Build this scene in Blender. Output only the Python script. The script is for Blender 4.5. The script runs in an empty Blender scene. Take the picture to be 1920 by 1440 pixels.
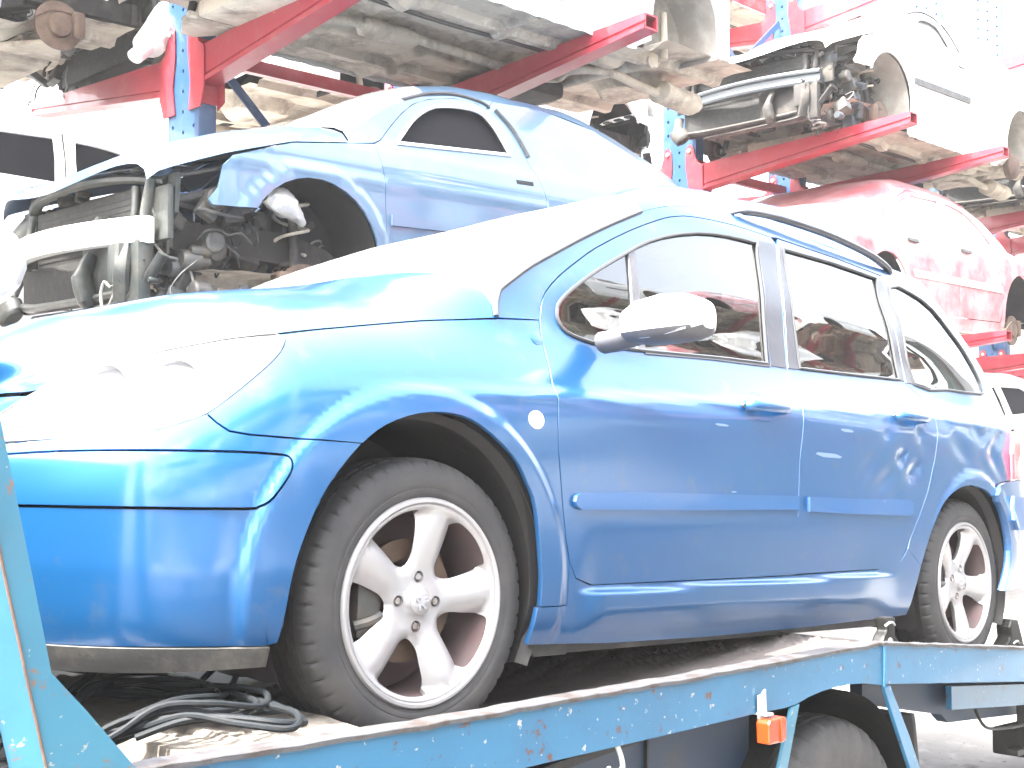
import bpy, bmesh, math, random
import numpy as np
from mathutils import Vector, Matrix, noise
from mathutils.geometry import delaunay_2d_cdt
random.seed(7)
SC=bpy.context.scene; COL=SC.collection
R_=math.radians
# ---------------- camera ----------------
WR=np.array([[.7083,.0117,.7058],[-.7059,.0203,.7080],[-.0060,-.9997,.0227]])
cam=bpy.data.cameras.new('camera'); co=bpy.data.objects.new('camera',cam); COL.objects.link(co)
cam.sensor_width=36; cam.lens=41.367; cam.clip_end=500; cam.clip_start=.05
cc=[WR@np.array(v) for v in ((1,0,0),(0,-1,0),(0,0,-1))]
co.matrix_world=Matrix(((cc[0][0],cc[1][0],cc[2][0],0),(cc[0][1],cc[1][1],cc[2][1],0),(cc[0][2],cc[1][2],cc[2][2],1.65),(0,0,0,1)))
SC.camera=co
# ---------------- light ----------------
SUN_EL=60
sv=Vector((-.95,.16,0)).normalized()*math.cos(R_(SUN_EL))+Vector((0,0,math.sin(R_(SUN_EL))))
w=bpy.data.worlds.new('World'); SC.world=w; w.use_nodes=True
nt=w.node_tree; nt.nodes.clear()
sky=nt.nodes.new('ShaderNodeTexSky'); sky.sky_type='NISHITA'; sky.sun_disc=False; sky.sun_elevation=R_(SUN_EL)
sky.sun_rotation=math.atan2(sv.x,sv.y); sky.dust_density=7.0; sky.air_density=1.5
bg=nt.nodes.new('ShaderNodeBackground'); bg.inputs[1].default_value=.15
ou=nt.nodes.new('ShaderNodeOutputWorld'); hs=nt.nodes.new('ShaderNodeHueSaturation'); hs.inputs['Saturation'].default_value=.45; hs.inputs['Value'].default_value=1.55; nt.links.new(sky.outputs[0],hs.inputs['Color']); nt.links.new(hs.outputs[0],bg.inputs[0]); nt.links.new(bg.outputs[0],ou.inputs[0])
sl=bpy.data.lights.new('sun','SUN'); sl.energy=3.2; sl.angle=R_(.6); sl.color=(1,.96,.9)
so=bpy.data.objects.new('sun',sl); COL.objects.link(so); so.rotation_euler=sv.to_track_quat('Z','Y').to_euler(); so.location=(0,0,20)
SC.view_settings.view_transform='Standard'; SC.view_settings.look='None'; SC.view_settings.gamma=1
SC.view_settings.exposure=3.32
SC.render.engine='CYCLES'
# ---------------- materials ----------------
MT={}
def mat(name,col,rough=.5,metal=0.,coat=0.,dirt=None,bump=0.,bscale=60.,var=.0,vscale=4.,spec=.5,flake=0.):
    m=bpy.data.materials.new(name); m.use_nodes=True; n=m.node_tree; b=n.nodes['Principled BSDF']
    b.inputs['Base Color'].default_value=(*col,1); b.inputs['Roughness'].default_value=rough; b.inputs['Metallic'].default_value=metal
    b.inputs['Coat Weight'].default_value=coat; b.inputs['Coat Roughness'].default_value=.14 if name=='car_blue' else .06; b.inputs['Specular IOR Level'].default_value=spec
    tc=n.nodes.new('ShaderNodeTexCoord'); last=None
    def noi(sc,det=5,ro=.6):
        t=n.nodes.new('ShaderNodeTexNoise'); t.inputs['Scale'].default_value=sc; t.inputs['Detail'].default_value=det; t.inputs['Roughness'].default_value=ro
        n.links.new(tc.outputs['Object'],t.inputs['Vector']); return t
    if var>0:
        t=noi(vscale); mx=n.nodes.new('ShaderNodeMix'); mx.data_type='RGBA'
        mr=n.nodes.new('ShaderNodeMapRange'); mr.inputs[1].default_value=.3; mr.inputs[2].default_value=.7
        n.links.new(t.outputs[0],mr.inputs[0]); n.links.new(mr.outputs[0],mx.inputs[0])
        mx.inputs[6].default_value=(*[c*(1-var) for c in col],1); mx.inputs[7].default_value=(*[min(1,c*(1+var)) for c in col],1)
        last=mx.outputs[2]
    if dirt:
        for (dc,dsc,lo,hi,dr) in dirt:
            t=noi(dsc,8,.65); mr=n.nodes.new('ShaderNodeMapRange'); mr.inputs[1].default_value=lo; mr.inputs[2].default_value=hi
            n.links.new(t.outputs[0],mr.inputs[0]); mx=n.nodes.new('ShaderNodeMix'); mx.data_type='RGBA'
            n.links.new(mr.outputs[0],mx.inputs[0])
            if last: n.links.new(last,mx.inputs[6])
            else: mx.inputs[6].default_value=(*col,1)
            mx.inputs[7].default_value=(*dc,1); last=mx.outputs[2]
    if last: n.links.new(last,b.inputs['Base Color'])
    if bump>0:
        t=noi(bscale,6,.7); bp=n.nodes.new('ShaderNodeBump'); bp.inputs['Strength'].default_value=bump; bp.inputs['Distance'].default_value=.01
        n.links.new(t.outputs[0],bp.inputs['Height']); n.links.new(bp.outputs[0],b.inputs['Normal'])
    MT[name]=m; return m
def glass(name,tint,minr=.06,power=1.,dust=0.,rough=.01):
    m=bpy.data.materials.new(name); m.use_nodes=True; n=m.node_tree; n.nodes.clear()
    o=n.nodes.new('ShaderNodeOutputMaterial'); mx=n.nodes.new('ShaderNodeMixShader'); tr=n.nodes.new('ShaderNodeBsdfTransparent'); gl=n.nodes.new('ShaderNodeBsdfGlossy')
    tr.inputs[0].default_value=(*tint,1); gl.inputs['Roughness'].default_value=rough
    fr=n.nodes.new('ShaderNodeFresnel'); fr.inputs[0].default_value=1.5; ma=n.nodes.new('ShaderNodeMath'); ma.operation='MULTIPLY_ADD'; ma.inputs[1].default_value=power; ma.inputs[2].default_value=minr; ma.use_clamp=True
    n.links.new(fr.outputs[0],ma.inputs[0]); n.links.new(ma.outputs[0],mx.inputs[0]); n.links.new(tr.outputs[0],mx.inputs[1]); n.links.new(gl.outputs[0],mx.inputs[2]); 
    if dust>0:
        df=n.nodes.new('ShaderNodeBsdfDiffuse'); df.inputs[0].default_value=(.42,.42,.40,1); m2=n.nodes.new('ShaderNodeMixShader'); tn=n.nodes.new('ShaderNodeTexNoise'); tn.inputs['Scale'].default_value=3.5; tn.inputs['Detail'].default_value=8
        mr=n.nodes.new('ShaderNodeMapRange'); mr.inputs[1].default_value=.3; mr.inputs[2].default_value=.7; mr.inputs[3].default_value=dust*.4; mr.inputs[4].default_value=dust*1.6
        n.links.new(tn.outputs[0],mr.inputs[0]); n.links.new(mr.outputs[0],m2.inputs[0]); n.links.new(mx.outputs[0],m2.inputs[1]); n.links.new(df.outputs[0],m2.inputs[2]); n.links.new(m2.outputs[0],o.inputs[0])
    else: n.links.new(mx.outputs[0],o.inputs[0])
    MT[name]=m; return m
DUST=(.22,.21,.20)
mat('car_blue',(.0010,.064,.190),.40,.55,1.0,dirt=[((.008,.075,.18),1.7,.45,.75,.6),((.06,.09,.13),9,.58,.9,.6),((.16,.20,.24),160,.70,.76,.6)],bump=.0)
mat('blue_trim',(.005,.065,.19),.42,.2,.5,dirt=[((.35,.38,.42),25,.66,.8,.6)])
mat('wreck_blue',(.055,.115,.19),.36,.3,.9,dirt=[((.09,.11,.16),3,.5,.9,.6)])
mat('silver_paint',(.55,.55,.53),.35,.3,.8,dirt=[((.35,.33,.30),5,.5,.9,.6)])
mat('white_paint',(.75,.75,.73),.35,0,.8,dirt=[((.5,.47,.4),5,.55,.9,.6)])
mat('grey_paint',(.35,.37,.38),.35,.2,.8)
mat('red_paint',(.26,.010,.025),.35,.1,.9,dirt=[((.45,.2,.2),5,.5,.9,.6)])
mat('green_paint',(.05,.14,.10),.35,.1,.9)
mat('gap_black',(.008,.008,.01),.8)
mat('rubber_seal',(.03,.032,.035),.5)
mat('pillar_trim',(.018,.020,.028),.38,.0,.2,var=.2,vscale=30)
mat('plastic_grey',(.04,.04,.04),.55,dirt=[((.10,.095,.085),14,.45,.75,.6)],bump=.1)
mat('mirror_plastic',(.05,.05,.057),.5,var=.15,vscale=40)
mat('spoiler_plastic',(.035,.036,.035),.65,dirt=[((.10,.09,.075),12,.45,.7,.6)],bump=.25,bscale=40)
mat('liner',(.008,.0075,.008),.8,dirt=[((.02,.017,.015),8,.45,.8,.6)],bump=.15,bscale=25)
mat('tyre',(.020,.020,.021),.72,dirt=[((.040,.038,.036),9,.42,.75,.6)],bump=.12,bscale=120)
mat('tyre_worn',(.022,.022,.023),.75,dirt=[((.05,.048,.045),7,.42,.75,.6)],bump=.15,bscale=100)
mat('alloy',(.34,.335,.34),.38,.55,.2,dirt=[((.30,.25,.24),18,.55,.85,.6)])
mat('alloy_inner',(.09,.068,.068),.6,.3,dirt=[((.10,.06,.06),14,.4,.7,.6)])
mat('steel',(.35,.34,.33),.42,.8,dirt=[((.16,.10,.07),22,.5,.75,.6)])
mat('rust',(.085,.05,.035),.8,dirt=[((.04,.025,.018),22,.4,.7,.6)],bump=.3)
mat('disc_rust',(.10,.065,.045),.6,.3,dirt=[((.05,.03,.02),14,.4,.7,.6)])
mat('chrome',(.85,.85,.85),.3,1.0)
mat('reflector',(.5,.5,.52),.35,.5)
mat('glare_dust_glass',(.42,.43,.43),.2,0,1.)  # pale colour holds dust and painted sky glare on the wreck windows
mat('shade_ground',(.022,.022,.022),.9,dirt=[((.035,.034,.032),1.2,.5,.75,.6)],bump=.4,bscale=60)  # near-black colour stands in for shaded ground mirrored in the car side
mat('amber',(.22,.028,.004),.25,0,.7)
mat('indicator',(.80,.72,.62),.2,0,.8)
mat('tail_red',(.42,.02,.03),.18,0,1.)
mat('truck_blue',(.010,.085,.165),.42,.0,.35,dirt=[((.008,.06,.12),3,.45,.8,.5),((.06,.022,.012),22,.62,.66,.8),((.25,.24,.22),47,.645,.655,.8)],bump=.08,bscale=30)
mat('truck_cyan',(.020,.105,.16),.45,.0,.3,dirt=[((.012,.07,.12),3,.45,.8,.5),((.12,.06,.03),22,.61,.65,.8),((.2,.2,.18),47,.65,.66,.8)],bump=.08,bscale=30)
mat('lip_metal',(.05,.05,.053),.6,.2,dirt=[((.03,.022,.018),18,.48,.62,.7)],bump=.2,bscale=50)
mat('truck_dark',(.006,.018,.04),.55,dirt=[((.02,.022,.025),6,.5,.8,.6)])
mat('deck',(.085,.075,.071),.5,.3,dirt=[((.13,.118,.11),9,.5,.75,.6)],bump=.25,bscale=60)
mat('black_metal',(.005,.0055,.005),.5,.3,dirt=[((.014,.013,.011),14,.5,.75,.6)],bump=.2)
mat('wood',(.15,.135,.115),.85,dirt=[((.03,.024,.02),11,.5,.7,.6)],bump=.5,bscale=35)
mat('cable',(.008,.010,.012),.6,dirt=[((.02,.02,.02),30,.5,.8,.6)],spec=.15)
mat('rack_blue',(.014,.055,.14),.45,0,.3,dirt=[((.10,.14,.22),8,.55,.9,.6)])
mat('rack_red',(.26,.018,.032),.45,0,.3,dirt=[((.30,.08,.07),9,.5,.9,.6)])
mat('under',(.42,.375,.30),.85,.1,dirt=[((.17,.145,.12),5,.45,.7,.6),((.58,.54,.46),13,.55,.75,.5)],bump=.35,bscale=28)
mat('under_dark',(.025,.023,.021),.85,dirt=[((.07,.06,.05),8,.5,.75,.6)],bump=.3,bscale=30)
mat('metal_part',(.075,.075,.07),.5,.5,dirt=[((.12,.10,.08),20,.45,.7,.6)],bump=.2)
mat('alu_beam',(.62,.62,.60),.5,.3,dirt=[((.35,.33,.3),14,.55,.8,.6)])
mat('radiator',(.02,.021,.020),.7,.3,dirt=[((.045,.043,.038),30,.5,.7,.6)],bump=.5,bscale=150)
mat('green_plastic',(.022,.027,.025),.45,dirt=[((.075,.072,.062),9,.45,.75,.6)],bump=.15)
mat('pale_plastic',(.75,.74,.70),.5,dirt=[((.5,.47,.4),9,.55,.8,.5)])
mat('foil',(.7,.69,.66),.35,.5,bump=.8,bscale=30)
mat('wire',(.02,.02,.02),.6)
mat('wire_pale',(.2,.19,.17),.6)
mat('seat_fabric',(.02,.021,.024),.9,bump=.2,bscale=200)
mat('interior',(.016,.017,.019),.8)
mat('badge',(.5,.5,.52),.3,.8)
mat('dark_window',(.010,.010,.012),.5,spec=.2)
mat('dark_open',(.007,.007,.009),.9,spec=.1)
mat('mirror_cap',(.50,.50,.49),.5)
mat('dark_beam',(.045,.052,.058),.4,.3)
mat('glare_red',(.36,.085,.105),.4,0,.6,dirt=[((.50,.32,.32),3,.4,.7,.6)])  # red paled in the colour itself to imitate glare on the car
mat('liner_pale',(.28,.26,.23),.85,dirt=[((.4,.38,.34),6,.45,.7,.6)],bump=.2)
mat('black_hole',(.006,.006,.007),.9)
mat('galv',(.38,.40,.38),.5,.5)
glass('glass',(.13,.175,.17),.03,1.8,dust=.006)
glass('windscreen_glass',(.25,.31,.30),.05,1.2,dust=.22,rough=.12)
glass('lens',(.9,.92,.92),.02,.6,dust=.12)
# ---------------- object helpers ----------------
def root(name,label,cat,mtx=None,group=None,kind=None):
    o=bpy.data.objects.new(name,None); o.empty_display_size=.1; COL.objects.link(o)
    if mtx is not None: o.matrix_world=mtx
    o['label']=label; o['category']=cat
    if group: o['group']=group
    return o
def link(name,me,m,parent=None,label=None,smooth=True):
    if isinstance(m,str): m=MT[m]
    me.materials.append(m); o=bpy.data.objects.new(name,me); COL.objects.link(o)
    if parent is not None: o.parent=parent
    if label: o['label']=label
    return o
class MB:
    def __init__(s): s.v=[];s.f=[];s.sm=[]
    def add(s,v,f,sm=False):
        b=len(s.v); s.v+= [tuple(map(float,p)) for p in v]; s.f+=[tuple(i+b for i in q) for q in f]; s.sm+=[sm]*len(f); return s
    def box(s,c,d,rot=None,bev=.0):
        cx,cy,cz=c; hx,hy,hz=d[0]/2,d[1]/2,d[2]/2
        bm=bmesh.new(); bmesh.ops.create_cube(bm,size=1); bmesh.ops.scale(bm,vec=(d[0],d[1],d[2]),verts=bm.verts)
        if bev>0: bmesh.ops.bevel(bm,geom=bm.edges[:],offset=min(bev,.45*min(d)),segments=2,profile=.6,affect='EDGES')
        if rot is not None: bmesh.ops.rotate(bm,matrix=rot,verts=bm.verts)
        bmesh.ops.translate(bm,vec=c,verts=bm.verts); bm.verts.index_update()
        s.add([v.co for v in bm.verts],[[v.index for v in f.verts] for f in bm.faces],bev>0); bm.free(); return s
    def tube(s,pts,r,n=10,cap=True,smooth=True,sub=4,flat=1.):
        P=[Vector(p) for p in pts]
        if sub>1 and len(P)>2:
            Q=[]
            for i in range(len(P)-1):
                a,b,c,d=P[max(i-1,0)],P[i],P[i+1],P[min(i+2,len(P)-1)]
                for k in range(sub):
                    t=k/sub; Q.append(.5*((2*b)+(c-a)*t+(2*a-5*b+4*c-d)*t*t+(3*b-a-3*c+d)*t**3))
            Q.append(P[-1]); P=Q
        V=[];F=[];up=Vector((.13,.07,1)).normalized(); prev=None
        for i,p in enumerate(P):
            t=(P[min(i+1,len(P)-1)]-P[max(i-1,0)]); 
            if t.length<1e-9: t=Vector((1,0,0))
            t.normalize()
            if prev is None:
                a=t.cross(up); 
                if a.length<.1: a=t.cross(Vector((1,0,0)))
                a.normalize()
            else:
                a=prev-t*prev.dot(t)
                if a.length<1e-6: a=t.orthogonal()
                a.normalize()
            prev=a; b=t.cross(a); rr=r[i*(len(r)-1)//max(1,len(P)-1)] if isinstance(r,(list,tuple)) else r
            for k in range(n):
                th=2*math.pi*k/n; V.append(p+a*math.cos(th)*rr+b*math.sin(th)*rr*flat)
        for i in range(len(P)-1):
            for k in range(n): F.append((i*n+k,i*n+(k+1)%n,(i+1)*n+(k+1)%n,(i+1)*n+k))
        if cap: F.append(tuple(range(n))[::-1]); F.append(tuple((len(P)-1)*n+k for k in range(n)))
        s.add(V,F,smooth); return s
    def lathe(s,prof,c,axis='y',n=48,a0=0,a1=2*math.pi,smooth=True,close=False):
        # prof: list of (axial, radius)
        full=abs(a1-a0-2*math.pi)<1e-6; m=n if full else n+1; V=[];F=[]
        for i in range(m):
            th=a0+(a1-a0)*i/n; ca,sa=math.cos(th),math.sin(th)
            for (h,r) in prof:
                p={'y':(r*ca,h,r*sa),'x':(h,r*ca,r*sa),'z':(r*ca,r*sa,h)}[axis]
                V.append((c[0]+p[0],c[1]+p[1],c[2]+p[2]))
        k=len(prof)
        for i in range(n):
            j=(i+1)%m
            for q in range(k-1): F.append((i*k+q,i*k+q+1,j*k+q+1,j*k+q))
        s.add(V,F,smooth); return s
    def prism(s,poly,y0,y1,axis='y',bev=0):
        # polygon in (x,z) extruded along y (or other axis)
        bm=bmesh.new(); f={'y':lambda p,h:(p[0],h,p[1]),'x':lambda p,h:(h,p[0],p[1]),'z':lambda p,h:(p[0],p[1],h)}[axis]
        a=[bm.verts.new(f(p,y0)) for p in poly]; b=[bm.verts.new(f(p,y1)) for p in poly]; n=len(poly)
        bm.faces.new(a); bm.faces.new(b[::-1])
        for i in range(n): bm.faces.new((a[i],b[i],b[(i+1)%n],a[(i+1)%n]))
        bmesh.ops.recalc_face_normals(bm,faces=bm.faces)
        if bev>0: bmesh.ops.bevel(bm,geom=bm.edges[:],offset=bev,segments=2,profile=.6,affect='EDGES',clamp_overlap=True)
        bm.verts.index_update(); s.add([v.co for v in bm.verts],[[v.index for v in q.verts] for q in bm.faces],False); bm.free(); return s
    def grid(s,P,smooth=True,flip=False):
        n,m=P.shape[:2]; F=[(i*m+j,(i+1)*m+j,(i+1)*m+j+1,i*m+j+1) for i in range(n-1) for j in range(m-1)]
        if flip: F=[q[::-1] for q in F]
        s.add(P.reshape(-1,3),F,smooth); return s
    def mesh(s,name='m',sharp=None):
        me=bpy.data.meshes.new(name); me.from_pydata(s.v,[],s.f); me.polygons.foreach_set('use_smooth',s.sm); me.update()
        if any(s.sm):
            try: me.set_sharp_from_angle(angle=R_(sharp or 40))
            except Exception: pass
        return me
    def comps(s):
        par=list(range(len(s.v)))
        def find(a):
            while par[a]!=a: par[a]=par[par[a]]; a=par[a]
            return a
        for f in s.f:
            r=find(f[0])
            for i in f[1:]: par[find(i)]=r
        g={}
        for k,f in enumerate(s.f): g.setdefault(find(f[0]),[]).append(k)
        return list(g.values())
    def split(s,name,m,parent,key,sharp=None):
        """link groups of loose pieces as separate objects; key(centre) names the group"""
        g={}
        for c in s.comps():
            vi=sorted({i for k in c for i in s.f[k]}); cen=np.mean([s.v[i] for i in vi],axis=0); g.setdefault(key(cen),[]).append((c,vi))
        out=[]
        for kk in sorted(g,key=str):
            b=MB()
            for c,vi in g[kk]:
                mp={v:i+len(b.v) for i,v in enumerate(vi)}; b.v+=[s.v[i] for i in vi]
                for k in c: b.f.append(tuple(mp[i] for i in s.f[k])); b.sm.append(s.sm[k])
            out.append(b.build(name,m,parent,sharp=sharp))
        return out
    def build(s,name,m,parent=None,label=None,sharp=None): return link(name,s.mesh(name,sharp),m,parent,label)
def dense(poly,step,closed=True):
    out=[]; n=len(poly)
    for i in range(n if closed else n-1):
        a=np.array(poly[i],float);b=np.array(poly[(i+1)%n],float); k=max(1,int(math.ceil(np.linalg.norm(b-a)/step)))
        for t in range(k): out.append(tuple(a+(b-a)*t/k))
    if not closed: out.append(tuple(poly[-1]))
    return out
def spl(pts,k=4,closed=False):
    P=[np.array(p,float) for p in pts]; n=len(P); out=[]
    for i in range(n if closed else n-1):
        g=(lambda j:P[j%n]) if closed else (lambda j:P[min(max(j,0),n-1)])
        a,b,c,d=g(i-1),g(i),g(i+1),g(i+2)
        for q in range(k):
            t=q/k; out.append(tuple(.5*((2*b)+(c-a)*t+(2*a-5*b+4*c-d)*t*t+(3*b-a-3*c+d)*t**3)))
    if not closed: out.append(tuple(P[-1]))
    return out
def area(p): return sum(p[i][0]*p[(i+1)%len(p)][1]-p[(i+1)%len(p)][0]*p[i][1] for i in range(len(p)))/2
def shrink(poly,g):
    if abs(g)<1e-9: return list(poly)
    P=[tuple(p) for i,p in enumerate(poly) if math.dist(p,poly[i-1])>1e-5]; sgn=1 if area(P)>0 else -1; out=[]; n=len(P)
    for i in range(n):
        a,b,c=map(np.array,(P[i-1],P[i],P[(i+1)%n])); e1=b-a;e2=c-b; e1=e1/np.linalg.norm(e1);e2=e2/np.linalg.norm(e2)
        n1=np.array([-e1[1],e1[0]])*sgn;n2=np.array([-e2[1],e2[0]])*sgn; q=n1+n2; l=np.linalg.norm(q)
        q=q/l if l>.3 else n1; k=min(2.,1/max(.3,float(q@n1))); out.append(tuple(b+q*g*k))
    return out
def inside(P,poly):
    x,y=P[:,0],P[:,1]; c=np.zeros(len(P),bool); n=len(poly)
    for i in range(n):
        x1,y1=poly[i-1];x2,y2=poly[i]
        if y1==y2: continue
        c^=((y1>y)!=(y2>y))&(x<(x2-x1)*(y-y1)/(y2-y1)+x1)
    return c
def panel(name,outline,parent,m,fn,nf=None,holes=(),off=0.,gap=0.,step=.03,depth=.012,label=None,mirror=None,bul=0.):
    """curved sheet: outline/holes in surface coordinates, fn(s,z,off)->xyz, nf(s,z)->outward normal; mirror = total width"""
    o=dense(shrink(outline,gap),step); H=[dense(shrink(h,-gap),step) for h in holes]
    pts=list(o); edges=[(i,(i+1)%len(o)) for i in range(len(o))]
    for h in H:
        b=len(pts); pts+=h; edges+=[(b+i,b+(i+1)%len(h)) for i in range(len(h))]
    nb=len(pts); A=np.array(pts); lo=A.min(0);hi=A.max(0)
    gx,gz=np.meshgrid(np.arange(lo[0]+step*.37,hi[0],step),np.arange(lo[1]+step*.41,hi[1],step),indexing='ij'); G=np.c_[gx.ravel(),gz.ravel()]
    k=inside(G,o)
    for h in H: k&=~inside(G,h)
    G=G[k]
    if len(G):
        dm=np.min(np.hypot(G[:,None,0]-A[None,:,0],G[:,None,1]-A[None,:,1]),axis=1); G=G[dm>step*.35]
    pts2=[Vector(p) for p in pts]+[Vector(p) for p in G]
    vs,es,fs,ov,oe,of=delaunay_2d_cdt(pts2,edges,[],0,1e-6)
    V=np.array([tuple(v) for v in vs]); cen=np.array([V[list(f)].mean(0) for f in fs]); kk=inside(cen,o)
    for h in H: kk&=~inside(cen,h)
    F=[]
    for f,ok in zip(fs,kk):
        if not ok: continue
        a=[V[i] for i in f]; F.append(tuple(f) if area(a)>0 else tuple(f)[::-1])
    X=fn(V[:,0],V[:,1],off)
    if nf is not None: N=nf(V[:,0],V[:,1])
    else:
        e=.004; a=fn(V[:,0]+e,V[:,1],0)-fn(V[:,0]-e,V[:,1],0);b=fn(V[:,0],V[:,1]+e,0)-fn(V[:,0],V[:,1]-e,0); N=np.cross(a,b); N/=np.linalg.norm(N,axis=1)[:,None]
    # boundary edges
    cnt={}
    for f in F:
        for i in range(len(f)):
            a,b=f[i],f[(i+1)%len(f)]; cnt[(a,b)]=1
    bd=[e for e in cnt if (e[1],e[0]) not in cnt]
    verts=[tuple(x) for x in X]; norm=[tuple(x) for x in N]; faces=list(F)
    if depth>0:
        for a,b in bd:
            t=X[b]-X[a]; no=(N[a]+N[b])/2; sd=np.cross(t,no); l=np.linalg.norm(sd)
            if l<1e-9: continue
            sd/=l; k=len(verts)
            na=sd*.85+N[a]*.5; nb_=sd*.85+N[b]*.5; na/=np.linalg.norm(na); nb_/=np.linalg.norm(nb_)
            verts+=[tuple(X[a]),tuple(X[b]),tuple(X[b]-N[b]*depth),tuple(X[a]-N[a]*depth)]
            norm+=[tuple(na),tuple(nb_),tuple(sd),tuple(sd)]; faces.append((k+1,k,k+3,k+2))
    if mirror is not None:
        verts=[(a,mirror-b,c) for a,b,c in verts]; norm=[(a,-b,c) for a,b,c in norm]; faces=[f[::-1] for f in faces]
    me=bpy.data.meshes.new(name); me.from_pydata(verts,[],faces); me.polygons.foreach_set('use_smooth',[True]*len(faces)); me.update()
    me.normals_split_custom_set_from_vertices(norm)
    return link(name,me,m,parent,label)
def pl(poly,step=.05): return dense(poly,step,False)
# ---------- body surface of the estate car, in car coordinates (x rearward, y inward, z up) ----------
PLAN=np.array([(-.845,.873),(-.84,.66),(-.815,.45),(-.755,.27),(-.66,.145),(-.53,.062),(-.38,.02),(-.2,.003),(0,0),(.4,0),(1,0),(1.6,0),(2.1,0),(2.5,.002),(2.85,.008),(3.1,.022),(3.28,.05),(3.42,.12),(3.51,.29),(3.555,.57),(3.565,.873)])
def _cr(P,n):
    out=[]
    for i in range(len(P)-1):
        p0=P[max(i-1,0)];p1=P[i];p2=P[i+1];p3=P[min(i+2,len(P)-1)]
        for k in range(n):
            t=k/n; out.append(.5*((2*p1)+(-p0+p2)*t+(2*p0-5*p1+4*p2-p3)*t*t+(-p0+3*p1-3*p2+p3)*t**3))
    out.append(P[-1]); return np.array(out)
_PF=_cr(PLAN,40)
_L=np.r_[0,np.cumsum(np.linalg.norm(np.diff(_PF,axis=0),axis=1))]
_L-=np.interp(0,_PF[:,0],_L)
_T=np.gradient(_PF,axis=0); _T/=np.linalg.norm(_T,axis=1)[:,None]
_N=np.c_[-_T[:,1],_T[:,0]]                       # inward
SMIN,SMAX=_L[0],_L[-1]
ZG=[.10,.15,.20,.25,.30,.35,.40,.50,.58,.64,.70,.75,.80,.84,.88,.92,.96,1.0,1.1,1.25,1.40,1.47,1.51,1.54]
DT={ # station s : inset at each z of ZG
-1.45:[.10,.07,.045,.02,.008,.003,0,0,.008,.03,.075,.13,.20,.30,.42,.55,.7,.8,1,1.1,1.2,1.3,1.3,1.3],
-.95:[.10,.07,.045,.02,.008,.003,0,0,.008,.028,.07,.115,.175,.245,.34,.46,.6,.7,.9,1.1,1.2,1.3,1.3,1.3],
-.62:[.09,.06,.035,.015,.006,.002,0,0,.006,.02,.045,.08,.13,.185,.26,.35,.47,.6,.8,1,1.1,1.2,1.3,1.3],
-.35:[.08,.05,.025,.012,.006,.002,0,0,.002,.006,.014,.026,.048,.078,.125,.19,.28,.4,.6,.8,.9,1,1.1,1.2],
-.05:[.08,.05,.025,.012,.006,.002,0,0,0,.001,.005,.013,.026,.043,.068,.105,.16,.23,.35,.5,.6,.7,.8,.9],
.25:[.08,.05,.026,.012,.007,.003,.001,0,0,0,.002,.006,.015,.028,.045,.065,.085,.10,.135,.185,.245,.30,.36,.43],
.7:[.08,.05,.026,.012,.007,.003,.001,0,0,0,0,.000,.004,.021,.038,.054,.068,.082,.112,.162,.215,.238,.265,.30],
1.5:[.08,.05,.026,.012,.007,.003,.001,0,0,0,0,0,.000,.002,.015,.037,.057,.073,.103,.150,.202,.222,.241,.262],
2.4:[.08,.05,.026,.012,.007,.003,.001,0,0,0,0,0,.001,.003,.010,.022,.039,.058,.095,.145,.205,.225,.245,.27],
2.9:[.08,.05,.026,.012,.007,.003,.001,0,0,0,0,0,.001,.003,.008,.015,.029,.046,.083,.145,.212,.238,.268,.31],
3.25:[.08,.05,.026,.012,.007,.003,.001,0,0,.001,.002,.003,.005,.007,.010,.018,.030,.046,.085,.16,.25,.30,.36,.44],
3.7:[.08,.05,.026,.012,.007,.003,.001,0,0,.004,.012,.02,.03,.04,.05,.06,.08,.1,.2,.35,.55,.65,.75,.9],
}
_SK=np.array(sorted(DT)); _DM=np.array([DT[k] for k in _SK]); _ZF=np.linspace(.1,1.54,577)
def _pchip(x,y,xi):
    h=np.diff(x);m=np.diff(y)/h;d=np.zeros(len(x))
    for i in range(1,len(x)-1):
        if m[i-1]*m[i]>0:
            w1=2*h[i]+h[i-1];w2=h[i]+2*h[i-1];d[i]=(w1+w2)/(w1/m[i-1]+w2/m[i])
    d[0]=m[0];d[-1]=m[-1]
    k=np.clip(np.searchsorted(x,xi)-1,0,len(x)-2);t=(xi-x[k])/h[k]
    return y[k]*(1+2*t)*(1-t)**2+h[k]*d[k]*t*(1-t)**2+y[k+1]*t*t*(3-2*t)+h[k]*d[k+1]*t*t*(t-1)
_DF=np.array([_pchip(np.array(ZG),r,_ZF) for r in _DM])
_SF=np.linspace(_SK[0],_SK[-1],1500)
_DG=np.array([_pchip(_SK,_DF[:,j],_SF) for j in range(len(_ZF))]).T
ARCH=[(-.035,.345,.385),(2.73,.33,.35)]
def sm(a,b,x):
    t=np.clip((x-a)/(b-a),0,1); return t*t*(3-2*t)
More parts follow.
